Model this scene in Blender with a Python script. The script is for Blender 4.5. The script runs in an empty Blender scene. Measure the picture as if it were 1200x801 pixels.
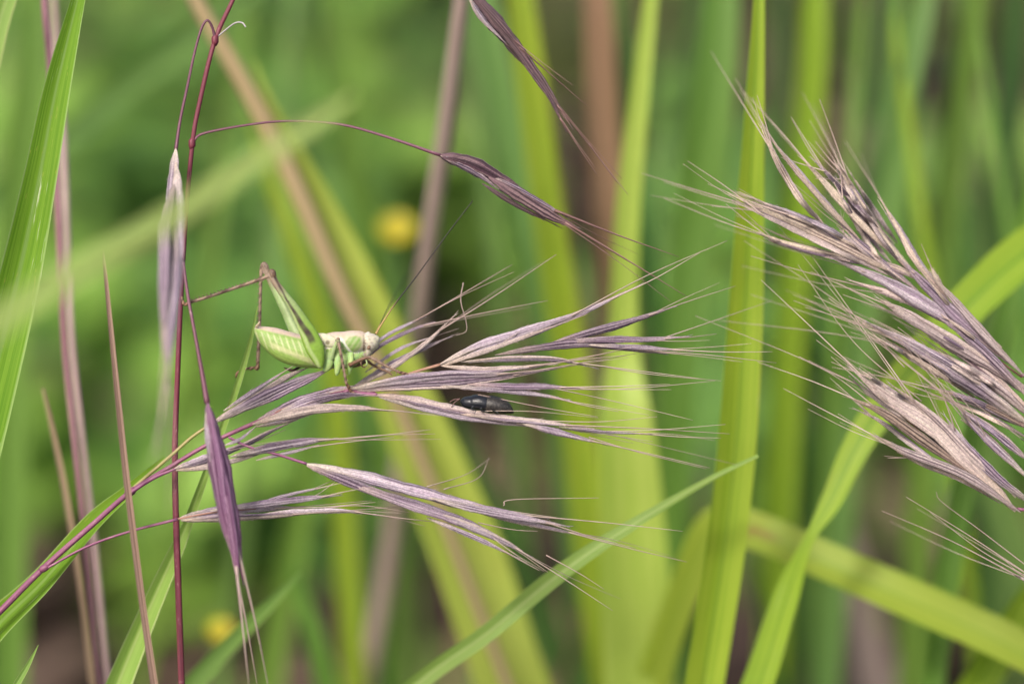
import bpy, bmesh, math, random
from mathutils import Vector, Matrix
from mathutils.kdtree import KDTree
random.seed(7)
S = bpy.context.scene
COL = S.collection

# ------------------------------------------------------------------ camera frame (1 unit = 1 cm)
PITCH = math.radians(22)
D = 100 / 3
FW = Vector((0, math.cos(PITCH), -math.sin(PITCH)))
UP = Vector((0, math.sin(PITCH), math.cos(PITCH)))
RX = Vector((1, 0, 0))
TGT = Vector((0, 0, 24))
CAM = TGT - FW * D

def P(px, py, d=0.0):
    s = 1 + d / D
    return CAM + FW * (D + d) + (RX * ((px - 600) / 100) + UP * ((400.5 - py) / 100)) * s

def PX(n, d=0.0):
    return n / 100 * (1 + d / D)

def G(px, py, h=0.0):
    r = FW * D + RX * ((px - 600) / 100) + UP * ((400.5 - py) / 100)
    t = (h - CAM.z) / r.z
    return CAM + r * t

def unP(v):
    q = v - CAM
    k = D / q.dot(FW)
    return 600 + q.dot(RX) * k * 100, 400.5 - q.dot(UP) * k * 100, q.dot(FW) - D

def lin(r, g, b):
    f = lambda c: (c / 255 / 12.92) if c / 255 <= .04045 else ((c / 255 + .055) / 1.055) ** 2.4
    return (f(r), f(g), f(b), 1)

# ------------------------------------------------------------------ curves and meshes
def smooth(pts, n):
    """Catmull-Rom through tuples of any length, n steps per span."""
    if len(pts) == 2:
        a, b = pts
        return [tuple(x + (y - x) * i / n for x, y in zip(a, b)) for i in range(n + 1)]
    q = [tuple(2 * x - y for x, y in zip(pts[0], pts[1]))] + list(pts) + [tuple(2 * x - y for x, y in zip(pts[-1], pts[-2]))]
    out = []
    for i in range(1, len(q) - 2):
        p0, p1, p2, p3 = q[i - 1:i + 3]
        for k in range(n):
            t = k / n
            out.append(tuple(.5 * (2 * b + (c - a) * t + (2 * a - 5 * b + 4 * c - e) * t * t + (3 * b - a - 3 * c + e) * t ** 3)
                             for a, b, c, e in zip(p0, p1, p2, p3)))
    out.append(tuple(q[-2]))
    return out

def frames(pts, roll=0.0):
    out = []
    n = len(pts)
    for i, p in enumerate(pts):
        t = (pts[min(i + 1, n - 1)] - pts[max(i - 1, 0)])
        t = t.normalized() if t.length > 1e-9 else Vector((0, 0, 1))
        v = (CAM - TGT).normalized()
        if abs(t.dot(v)) > .95:
            v = UP.copy()
        nn = (v - t * v.dot(t)).normalized()
        r = roll(i / max(1, n - 1)) if callable(roll) else roll
        nn = Matrix.Rotation(r, 3, t) @ nn
        out.append((p, t, nn, t.cross(nn)))
    return out

class MB:
    def __init__(self):
        self.v, self.f, self.uv, self.m = [], [], [], []
    def grid(self, rows, uvs, closed=False, mi=0):
        b = len(self.v)
        nc = len(rows[0])
        for r in rows: self.v.extend(r)
        for i in range(len(rows) - 1):
            for j in range(nc if closed else nc - 1):
                j2 = (j + 1) % nc
                self.f.append((b + i * nc + j, b + i * nc + j2, b + (i + 1) * nc + j2, b + (i + 1) * nc + j))
                u0, v0 = uvs[i][j]; u1 = uvs[i][j2][0]; v1 = uvs[i + 1][j][1]
                if closed and j2 == 0: u1 = 1.0
                self.uv.append(((u0, v0), (u1, v0), (u1, v1), (u0, v1)))
                self.m.append(mi)
        return b
    def cap(self, idx, mi=0):
        self.f.append(tuple(idx)); self.uv.append(tuple((.5, .5) for _ in idx)); self.m.append(mi)
    def tube(self, pts, rad, n=6, flat=1.0, roll=0.0, vlen=False, mi=0, caps=True):
        fr = frames(pts, roll)
        rows, uvs, acc = [], [], 0
        for i, (p, t, nn, sd) in enumerate(fr):
            if i: acc += (pts[i] - pts[i - 1]).length
            r = rad[i]
            ra, rb = (r if isinstance(r, tuple) else (r, r * flat))
            rows.append([p + sd * (ra * math.cos(a)) + nn * (rb * math.sin(a)) for a in (2 * math.pi * k / n for k in range(n))])
            uvs.append([(k / n, acc if vlen else i / (len(pts) - 1)) for k in range(n)])
        b = self.grid(rows, uvs, True, mi)
        if caps:
            self.cap([b + k for k in reversed(range(n))], mi)
            e = b + (len(rows) - 1) * n
            self.cap([e + k for k in range(n)], mi)
    def ribbon(self, pts, w, nu=7, cup=.12, roll=0.0, mi=0, wav=0.0):
        fr = frames(pts, roll)
        rows, uvs, acc = [], [], 0
        ph = random.random() * 6
        for i, (p, t, nn, sd) in enumerate(fr):
            if i: acc += (pts[i] - pts[i - 1]).length
            row, ur = [], []
            for k in range(nu):
                u = 2 * k / (nu - 1) - 1
                z = cup * w[i] * (abs(u) ** 1.3 - .4) + wav * w[i] * math.sin(acc * 2.1 + ph + u * 2) * u
                row.append(p + sd * (u * w[i] / 2) + nn * z)
                ur.append((k / (nu - 1), acc))
            rows.append(row); uvs.append(ur)
        self.grid(rows, uvs, False, mi)
    def shell(self, pts, w, depth=.5, ang=2.0, roll=0.0, nu=11, rib=.05, mi=0, inroll=.15):
        """canoe-shaped scale: an arc of half-angle ang, convex side outwards"""
        fr = frames(pts, roll)
        rows, uvs = [], []
        for i, (p, t, nn, sd) in enumerate(fr):
            row, ur = [], []
            for k in range(nu):
                u = 2 * k / (nu - 1) - 1
                a = u * ang
                rr = w[i] / 2 * (1 + rib * math.cos(k * math.pi))
                if abs(u) > .8: rr *= 1 - inroll * (abs(u) - .8) / .2
                row.append(p + sd * (rr * math.sin(a)) + nn * (rr * depth * math.cos(a)))
                ur.append((k / (nu - 1), i / (len(pts) - 1)))
            rows.append(row); uvs.append(ur)
        self.grid(rows, uvs, False, mi)
    def build(self, name, mats, parent=None, root=None, sm=True, origin=None):
        me = bpy.data.meshes.new(name)
        o0 = origin if origin is not None else (root.location if root is not None else Vector((0, 0, 0)))
        me.from_pydata([v - o0 for v in self.v], [], self.f)
        uvl = me.uv_layers.new(name='UVMap')
        flat = [c for fc in self.uv for uv in fc for c in uv]
        uvl.data.foreach_set('uv', flat)
        for m in (mats if isinstance(mats, (list, tuple)) else [mats]): me.materials.append(m)
        me.polygons.foreach_set('material_index', self.m)
        me.polygons.foreach_set('use_smooth', [sm] * len(me.polygons))
        me.update()
        o = bpy.data.objects.new(name, me); COL.objects.link(o)
        if parent is not None: o.parent = parent
        elif origin is not None: o.location = origin
        return o

def tag(o, label=None, cat=None, group=None, kind=None):
    if label: o['label'] = label
    if cat: o['category'] = cat
    if group: o['group'] = group
    if kind: o['kind'] = kind
    return o

def empty(name, loc):
    o = bpy.data.objects.new(name, None); COL.objects.link(o)
    o.location = loc; o.empty_display_size = .2
    return o

# ------------------------------------------------------------------ materials
class NT:
    def __init__(self, name):
        self.mat = bpy.data.materials.new(name); self.mat.use_nodes = True
        self.t = self.mat.node_tree; self.t.nodes.clear()
        self.out = self.t.nodes.new('ShaderNodeOutputMaterial')
    def n(self, typ, ins=None, **props):
        nd = self.t.nodes.new('ShaderNode' + typ)
        for k, v in props.items(): setattr(nd, k, v)
        for k, v in (ins or {}).items():
            s = nd.inputs[k]
            if isinstance(v, bpy.types.NodeSocket): self.t.links.new(v, s)
            else: s.default_value = v
        return nd
    def math(self, op, a, b=0.0, c=0.0, clamp=False):
        return self.n('Math', {0: a, 1: b, 2: c}, operation=op, use_clamp=clamp).outputs[0]
    def mix(self, f, a, b, bt='MIX'):
        nd = self.t.nodes.new('ShaderNodeMix'); nd.data_type = 'RGBA'; nd.blend_type = bt
        for i, v in ((0, f), (6, a), (7, b)):
            if isinstance(v, bpy.types.NodeSocket): self.t.links.new(v, nd.inputs[i])
            else: nd.inputs[i].default_value = v
        return nd.outputs[2]
    def step(self, x, lo, hi):
        nd = self.n('MapRange', {0: x, 1: lo, 2: hi, 3: 0.0, 4: 1.0}, interpolation_type='SMOOTHSTEP')
        return nd.outputs[0]
    def noise(self, vec, scale, detail=3, rough=.55):
        return self.n('TexNoise', {'Vector': vec, 'Scale': scale, 'Detail': detail, 'Roughness': rough}).outputs['Fac']
    def uv(self):
        s = self.n('SeparateXYZ', {0: self.n('TexCoord').outputs['UV']})
        return s.outputs[0], s.outputs[1]
    def vec(self, x, y, z=0.0):
        return self.n('CombineXYZ', {0: x, 1: y, 2: z}).outputs[0]
    def surf(self, sh):
        self.t.links.new(sh, self.out.inputs['Surface']); return self.mat

def vary(m, col, amt=.16, sat=.12):
    r = m.n('ObjectInfo').outputs['Random']
    v = m.math('MULTIPLY_ADD', r, amt * 2, 1 - amt)
    h = m.math('MULTIPLY_ADD', m.math('FRACT', m.math('MULTIPLY', r, 7.31)), .024, .488)
    return m.n('HueSaturation', {'Hue': h, 'Saturation': 1.0, 'Value': v, 'Fac': 1.0, 'Color': col}).outputs[0]

def blade_mat(name, a, b, mid=None, tr=.35, marks=0.0, brown=0.0, rough=.45, mid_w=.05, edge=None, var=.12, spec=.35):
    m = NT(name)
    u, v = m.uv()
    rnd = m.math('MULTIPLY', m.n('ObjectInfo').outputs['Random'], 40)
    fine = m.noise(m.vec(m.math('MULTIPLY', u, 34), m.math('MULTIPLY', v, .35), rnd), 1.0, 3, .6)
    fine2 = m.noise(m.vec(m.math('MULTIPLY', u, 8), m.math('MULTIPLY', v, .25), m.math('ADD', rnd, 9)), 1.0, 2)
    c = m.mix(m.step(m.math('MULTIPLY_ADD', fine2, .45, m.math('MULTIPLY', fine, .55)), .36, .64), a, b)
    blot = m.noise(m.vec(m.math('MULTIPLY', u, 1.2), m.math('MULTIPLY', v, .5), m.math('ADD', rnd, 3)), 1.3, 3)
    c = m.mix(m.math('MULTIPLY', m.step(blot, .45, .75), .45), c, b)
    if mid:
        du = m.math('ABSOLUTE', m.math('SUBTRACT', u, .5))
        c = m.mix(m.math('SUBTRACT', 1.0, m.step(du, mid_w * .4, mid_w * 1.6)), c, mid)
    if edge:
        du = m.math('ABSOLUTE', m.math('SUBTRACT', u, .5))
        c = m.mix(m.step(du, .44, .48), c, edge)
    if marks:
        k = m.noise(m.vec(m.math('MULTIPLY', u, 22), m.math('MULTIPLY', v, 1.5), m.math('ADD', rnd, 17)), 1.0, 4, .6)
        k2 = m.noise(m.vec(m.math('MULTIPLY', u, 2), m.math('MULTIPLY', v, .6), m.math('ADD', rnd, 21)), 1.0, 2)
        c = m.mix(m.math('MULTIPLY', m.math('MULTIPLY', m.step(k, .60, .70), m.step(k2, .42, .6)), marks), c, (.62, .66, .42, 1))
        s = m.noise(m.vec(m.math('MULTIPLY', u, 14), m.math('MULTIPLY', v, 5), m.math('ADD', rnd, 30)), 1.0, 2)
        c = m.mix(m.math('MULTIPLY', m.step(s, .68, .74), marks * .7), c, (.35, .36, .06, 1))
    if brown:
        k = m.noise(m.vec(m.math('MULTIPLY', u, 1.5), m.math('MULTIPLY', v, .7), m.math('ADD', rnd, 5)), 1.0, 3)
        c = m.mix(m.math('MULTIPLY', m.step(k, .6, .72), brown), c, (.30, .16, .05, 1))
    c = vary(m, c, var)
    bump = m.n('Bump', {'Strength': .35, 'Distance': .02, 'Height': fine}).outputs[0]
    p = m.n('BsdfPrincipled', {'Base Color': c, 'Roughness': rough, 'Normal': bump, 'Specular IOR Level': spec}).outputs[0]
    if tr:
        t = m.n('BsdfTranslucent', {'Color': c}).outputs[0]
        p = m.n('MixShader', {0: tr, 1: p, 2: t}).outputs[0]
    return m.surf(p)

def lemma_mat(name, pale, dark, mid, tip, base, nerves=5.0, purple=.5, grain=.8):
    m = NT(name)
    u, v = m.uv()
    r = m.n('ObjectInfo').outputs['Random']
    rnd = m.math('MULTIPLY', r, 50)
    wob = m.noise(m.vec(m.math('MULTIPLY', u, 4), m.math('MULTIPLY', v, 2.5), rnd), 1.0, 2)
    st = m.math('SINE', m.math('MULTIPLY_ADD', u, nerves * 6.283, m.math('MULTIPLY', wob, 3.2)))
    st = m.step(st, -.1, .6)
    str2 = m.noise(m.vec(m.math('MULTIPLY', u, 26), m.math('MULTIPLY', v, 1.4), rnd), 1.0, 3, .6)
    zone = m.noise(m.vec(m.math('MULTIPLY', u, 2.2), m.math('MULTIPLY', v, 1.6), m.math('ADD', rnd, 11)), 1.0, 2)
    c = m.mix(m.step(str2, .40, .58), mid, pale)
    dk = m.math('MULTIPLY', m.math('MULTIPLY_ADD', st, .75, m.math('MULTIPLY', str2, .35)), m.step(m.math('ADD', zone, purple - .5), .36, .62), clamp=True)
    c = m.mix(dk, c, dark)
    du = m.math('ABSOLUTE', m.math('SUBTRACT', u, .5))
    c = m.mix(m.math('MULTIPLY', m.step(du, .37, .46), .85), c, pale)          # papery margins
    c = m.mix(m.math('MULTIPLY', m.math('SUBTRACT', 1.0, m.step(v, .02, .3)), .75), c, base)
    c = m.mix(m.math('MULTIPLY', m.step(v, .62, .98), .8), c, tip)
    obj = m.n('TexCoord').outputs['Object']
    g = m.noise(obj, 42.0, 2, .7)
    g2 = m.noise(m.vec(m.math('MULTIPLY', u, 60), m.math('MULTIPLY', v, 45), rnd), 1.0, 1)
    gv = m.math('MULTIPLY_ADD', m.math('ADD', m.math('SUBTRACT', g, .5), m.math('SUBTRACT', g2, .5)), grain * 1.5, 1.0)
    c = m.n('HueSaturation', {'Hue': .5, 'Saturation': 1.0, 'Value': gv, 'Fac': 1.0, 'Color': c}).outputs[0]
    c = vary(m, c, .14)
    bh = m.math('ADD', m.math('MULTIPLY', st, .6), g2)
    bump = m.n('Bump', {'Strength': .5, 'Distance': .012, 'Height': bh}).outputs[0]
    p = m.n('BsdfPrincipled', {'Base Color': c, 'Roughness': .55, 'Normal': bump, 'Specular IOR Level': .35, 'Sheen Weight': .15}).outputs[0]
    t = m.n('BsdfTranslucent', {'Color': c}).outputs[0]
    return m.surf(m.n('MixShader', {0: .18, 1: p, 2: t}).outputs[0])

def stem_mat(name, a, b, pale, freq=1.0, rough=.5):
    m = NT(name)
    u, v = m.uv()
    rnd = m.math('MULTIPLY', m.n('ObjectInfo').outputs['Random'], 40)
    f = m.noise(m.vec(m.math('MULTIPLY', u, 9), m.math('MULTIPLY', v, 1.0 * freq), rnd), 1.0, 3)
    c = m.mix(m.step(f, .38, .62), a, b)
    k = m.noise(m.vec(m.math('MULTIPLY', u, 5), m.math('MULTIPLY', v, 14 * freq), rnd), 1.0, 3, .7)
    c = m.mix(m.math('MULTIPLY', m.step(k, .56, .74), .6), c, pale)
    c = vary(m, c, .1)
    bump = m.n('Bump', {'Strength': .3, 'Distance': .01, 'Height': k}).outputs[0]
    return m.surf(m.n('BsdfPrincipled', {'Base Color': c, 'Roughness': rough, 'Normal': bump, 'Specular IOR Level': .4}).outputs[0])

def plain_mat(name, c, rough=.5, spec=.4, tr=0.0, nscale=3.0, namt=.2, coat=0.0):
    m = NT(name)
    obj = m.n('TexCoord').outputs['Object']
    f = m.noise(obj, nscale, 3)
    gv = m.math('MULTIPLY_ADD', m.math('SUBTRACT', f, .5), namt * 3, 1.0)
    cc = m.n('HueSaturation', {'Hue': .5, 'Saturation': 1.0, 'Value': gv, 'Fac': 1.0, 'Color': c}).outputs[0]
    p = m.n('BsdfPrincipled', {'Base Color': cc, 'Roughness': rough, 'Specular IOR Level': spec, 'Coat Weight': coat}).outputs[0]
    if tr:
        p = m.n('MixShader', {0: tr, 1: p, 2: m.n('BsdfTranslucent', {'Color': cc}).outputs[0]}).outputs[0]
    return m.surf(p)

M = {}
M['lush'] = blade_mat('lush_blade', (.12, .24, .014, 1), (.20, .335, .028, 1), mid=(.22, .34, .07, 1), tr=.3, marks=.9, edge=(.30, .42, .12, 1), spec=.15, rough=.55)
M['lime'] = blade_mat('lime_blade', (.23, .38, .02, 1), (.39, .51, .045, 1), mid=(.17, .31, .02, 1), tr=.42, mid_w=.035, var=.05, marks=.22, brown=.12)
M['yellow'] = blade_mat('yellow_blade', (.32, .44, .055, 1), (.44, .53, .10, 1), tr=.3, brown=.2, var=.04)
M['arch'] = blade_mat('arching_blade', (.34, .44, .045, 1), (.40, .48, .06, 1), mid=(.30, .41, .045, 1), tr=.42, brown=.8, var=.05)
M['fresh'] = blade_mat('fresh_blade', (.20, .37, .06, 1), (.28, .45, .10, 1), mid=(.35, .5, .15, 1), tr=.35, edge=(.45, .52, .2, 1))
M['needle'] = blade_mat('needle_blade', (.24, .40, .06, 1), (.32, .48, .10, 1), mid=(.42, .55, .16, 1), tr=.3, edge=(.5, .58, .25, 1))
M['greygreen'] = blade_mat('grey_green_blade', (.19, .30, .05, 1), (.27, .37, .085, 1), mid=(.36, .44, .15, 1), tr=.3)
M['green'] = blade_mat('green_blade', (.125, .25, .035, 1), (.18, .32, .055, 1), tr=.35)
M['blue'] = blade_mat('bluish_blade', (.125, .23, .05, 1), (.17, .285, .075, 1), tr=.3)
M['pale'] = blade_mat('pale_blade', (.33, .47, .12, 1), (.40, .53, .16, 1), tr=.45, var=.04)
M['dark'] = blade_mat('dark_blade', (.05, .12, .025, 1), (.08, .17, .04, 1), tr=.3)
M['straw'] = blade_mat('straw_blade', (.27, .18, .12, 1), (.36, .26, .17, 1), tr=.15, spec=.2)
M['olive'] = blade_mat('olive_blade', (.085, .085, .035, 1), (.14, .14, .055, 1), tr=.25, spec=.15)
M['tan'] = blade_mat('tan_blade', (.33, .26, .13, 1), (.40, .32, .17, 1), tr=.15, spec=.2)
M['rust'] = blade_mat('rust_blade', (.21, .115, .07, 1), (.27, .16, .105, 1), tr=.15, spec=.2)
M['mauve'] = blade_mat('mauve_blade', (.35, .265, .23, 1), (.42, .33, .285, 1), tr=.1, spec=.2)
M['pinkstem'] = stem_mat('pink_stem', (.28, .12, .15, 1), (.38, .20, .22, 1), (.46, .33, .30, 1))
M['greystem'] = stem_mat('greyish_stem', (.36, .24, .24, 1), (.46, .33, .31, 1), (.55, .45, .4, 1))
M['drystem'] = blade_mat('dry_stem', (.15, .09, .065, 1), (.33, .23, .17, 1), mid=(.09, .05, .035, 1), tr=.05, var=.05, spec=.25)
M['redstem'] = stem_mat('dark_red_stem', (.13, .022, .038, 1), (.20, .045, .06, 1), (.34, .17, .17, 1), .5)
M['purplestem'] = stem_mat('purple_stem', (.20, .06, .13, 1), (.31, .12, .20, 1), (.46, .30, .33, 1), .7)
M['plumstem'] = stem_mat('plum_stem', (.13, .045, .075, 1), (.22, .10, .14, 1), (.40, .28, .30, 1), .7)
M['greenstem'] = stem_mat('green_stem', (.30, .36, .08, 1), (.36, .30, .12, 1), (.4, .25, .22, 1), .7)
M['brownstem'] = stem_mat('brown_stem', (.28, .13, .10, 1), (.40, .22, .16, 1), (.48, .36, .28, 1), .7)
M['awn'] = stem_mat('awn', (.34, .24, .22, 1), (.50, .40, .34, 1), (.60, .52, .46, 1), .5)
M['awn_dark'] = stem_mat('dark_awn', (.16, .08, .08, 1), (.27, .16, .14, 1), (.4, .28, .25, 1), .5)
LP = dict(pale=(.61, .53, .57, 1), dark=(.07, .038, .08, 1), mid=(.36, .265, .36, 1), tip=(.46, .37, .36, 1), base=(.66, .56, .45, 1))
M['lemma'] = lemma_mat('mauve_lemma', **LP)
M['lemma_purple'] = lemma_mat('violet_lemma', (.52, .43, .49, 1), (.055, .028, .06, 1), (.225, .145, .22, 1), (.44, .33, .36, 1), (.5, .38, .34, 1), purple=.60)
M['lemma_cream'] = lemma_mat('cream_lemma', (.68, .57, .51, 1), (.15, .085, .115, 1), (.49, .38, .375, 1), (.5, .39, .35, 1), (.60, .46, .37, 1), purple=.42)
M['lemma_tan'] = lemma_mat('tan_lemma', (.66, .56, .52, 1), (.11, .068, .095, 1), (.43, .335, .345, 1), (.46, .36, .28, 1), (.40, .30, .28, 1), purple=.52)
M['lemma_straw'] = lemma_mat('straw_lemma', (.72, .60, .49, 1), (.19, .12, .12, 1), (.52, .41, .345, 1), (.62, .49, .38, 1), (.56, .43, .36, 1), purple=.46)
M['lemma_brown'] = lemma_mat('brown_lemma', (.48, .36, .29, 1), (.06, .034, .034, 1), (.22, .145, .13, 1), (.40, .29, .22, 1), (.3, .2, .18, 1), purple=.6)
M['lemma_dark'] = lemma_mat('dark_lemma', (.30, .20, .20, 1), (.035, .015, .026, 1), (.095, .045, .068, 1), (.18, .10, .09, 1), (.19, .11, .13, 1), purple=.72)
M['lemma_magenta'] = lemma_mat('magenta_lemma', (.46, .30, .42, 1), (.10, .025, .085, 1), (.20, .07, .175, 1), (.32, .13, .24, 1), (.30, .15, .25, 1), purple=.7, grain=.35)

# ------------------------------------------------------------------ blades
def root_down(p, t):
    """carry a stalk on from its lowest visible point until it meets the ground"""
    out = []
    t = t.normalized()
    q = p.copy()
    for _ in range(60):
        t = (t * .86 + Vector((0, 0, -1)) * .14).normalized()
        q = q + t * 1.6
        out.append(q.copy())
        if q.z < -.2: break
    return out

def blade(name, label, cat, pts, mat, group=None, roll=0.0, cup=.12, kind='ribbon', root=True, n=8, nu=7, wav=.02, flat=.8):
    """pts from the lower end up: (px, py, depth, width px)"""
    sm = smooth(pts, n)
    path = [P(a, b, c) for a, b, c, w in sm]
    ws = [max(.004, PX(w, c)) for a, b, c, w in sm]
    if root:
        ext = root_down(path[0], path[0] - path[1])
        w0 = ws[0]
        path = ext[::-1] + path
        ws = [w0 * (.75 + .25 * i / len(ext)) for i in range(len(ext))] + ws
    k = MB()
    if kind == 'ribbon': k.ribbon(path, ws, nu, cup, roll, wav=wav)
    else: k.tube(path, [w / 2 for w in ws], 8, flat, roll, vlen=True)
    o = k.build(name, M[mat] if isinstance(mat, str) else mat, origin=path[0])
    return tag(o, label, cat, group)

NEAR = 'grass blades level with the seed heads'
FAR = 'out-of-focus grass blades behind'
# --- in or near the plane of focus
blade('grass_leaf', 'broad sharp green blade with pale scratches at the left edge of the photo', 'grass blade',
      [(-70, 680, -.2, 60), (-30, 530, -.15, 60), (-2, 420, -.1, 56), (24, 315, 0, 49), (46, 210, 0, 40), (66, 105, .1, 32), (91, 0, .2, 17), (108, -70, .3, 6), (114, -100, .3, 1)],
      'lush', NEAR, roll=.35, cup=.16)
blade('grass_leaf', 'pale green blade cutting only the top left corner', 'grass blade',
      [(-60, 210, 1.2, 24), (-22, 110, 1.2, 25), (-2, 30, 1.2, 24), (14, -20, 1.2, 20), (40, -110, 1.2, 2)], 'fresh', NEAR, roll=.2)
blade('grass_leaf', 'green blade with the purple seed-head stalk lying on it at lower left', 'grass blade',
      [(-60, 800, .25, 42), (-5, 733, .25, 37), (49, 681, .25, 30), (108, 613, .25, 23), (148, 577, .25, 15), (175, 552, .22, 8), (192, 536, .2, 2)], 'lush', NEAR, roll=-.3, cup=.2)
blade('grass_leaf', 'folded green blade narrowing to a needle tip behind the cricket abdomen', 'grass blade',
      [(120, 850, .7, 34), (145, 785, .7, 29), (178, 707, .65, 23), (206, 645, .6, 17), (220, 612, .6, 12), (240, 558, .5, 9), (262, 498, .4, 8), (277, 455, .3, 7.5), (292, 405, .28, 5.5), (302, 358, .26, 1)], 'needle', NEAR, roll=.25, cup=.22)
blade('dry_stalk', 'thin brown dry stalk with a pointed tip standing in front of the purple stalk', 'dry stalk',
      [(184, 822, -.5, 9), (166, 700, -.5, 8), (150, 575, -.5, 8), (138, 465, -.45, 7), (129, 375, -.4, 5.5), (123, 315, -.4, 4), (121, 293, -.4, .8)], 'drystem', roll=.1, cup=.25)
blade('dry_stalk', 'slightly blurred brown stalk with a broken top below the broad left blade', 'dry stalk',
      [(110, 822, 2.2, 9), (95, 695, 2.2, 8), (78, 585, 2.2, 8), (63, 510, 2.2, 6), (50, 455, 2.2, 3)], 'straw', roll=.1, cup=.25)
blade('grass_stalk', 'pink stem passing behind the broad left blade', 'grass stem',
      [(120, 830, 2.4, 6), (99, 620, 2.4, 7), (77, 420, 2.3, 7), (70, 294, 2.2, 7.5), (66, 210, 2.1, 7.5), (58, 73, 2, 8), (52, 0, 2, 8), (48, -120, 2, 5)], 'pinkstem', kind='tube')
blade('grass_stalk', 'greyish pink stem running beside the pink one and paler', 'grass stem',
      [(130, 830, 2.9, 7), (109, 620, 2.9, 7.5), (86, 420, 3, 7), (79, 294, 3.2, 8), (73, 157, 3.6, 9), (66, 60, 4, 8), (60, -60, 4, 5)], 'greystem', kind='tube')
blade('grass_leaf', 'small pointed green blade tip at the bottom left corner', 'grass blade',
      [(0, 850, 0, 11), (16, 808, 0, 9), (32, 780, 0, 6), (45, 755, 0, .6)], 'fresh', NEAR, roll=.3)
blade('grass_leaf', 'narrow grey-green blade slanting up to a blunt tip before the tall lime blade', 'grass blade',
      [(430, 850, 1.6, 24), (505, 788, 1.5, 22), (570, 742, 1.4, 21), (640, 684, 1.3, 21), (700, 641, 1.2, 18), (770, 597, 1.1, 13), (835, 560, 1.0, 9), (889, 534, .9, 5)], 'greygreen', NEAR, roll=lambda t: -.35 + .45 * math.sin(5 * t), cup=.14, wav=.05)
blade('grass_leaf', 'tall straight lime green blade right of centre', 'grass blade',
      [(812, 880, 2.3, 47), (826, 790, 2.3, 47), (856, 590, 2.1, 47), (872, 380, 2.0, 42), (880, 210, 1.8, 30), (888, 30, 1.6, 16), (891, -60, 1.6, 9), (894, -130, 1.6, 1)], 'lime', NEAR, roll=.15, cup=.18)
blade('grass_leaf', 'twisted yellow-green blade rising right behind the lower right seed heads', 'grass blade',
      [(862, 870, 2.6, 42), (890, 798, 2.6, 38), (922, 697, 2.5, 32), (947, 634, 2.4, 13), (975, 586, 2.4, 26), (1012, 510, 2.5, 36), (1070, 430, 2.7, 42), (1147, 345, 3.0, 50), (1220, 282, 3.3, 52), (1330, 220, 3.6, 36), (1400, 205, 3.8, 2)],
      'lime', NEAR, roll=lambda t: -.5 + .25 * t, cup=.1)
blade('grass_leaf', 'blurred green blade pointing up right below the lower left seed head', 'grass blade',
      [(170, 870, 3.2, 27), (222, 806, 3.2, 25), (275, 748, 3.2, 20), (320, 703, 3.1, 13), (352, 670, 3, 3)], 'fresh', NEAR, roll=.3)
blade('grass_leaf', 'very blurred pale blade crossing in front of the dark red stalk at upper left', 'grass blade',
      [(-140, 470, -8.5, 40), (60, 338, -8, 36), (190, 262, -7.6, 34), (300, 190, -7.2, 32), (380, 138, -7, 22), (415, 112, -7, 5)], 'pale', roll=-.6)

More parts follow.
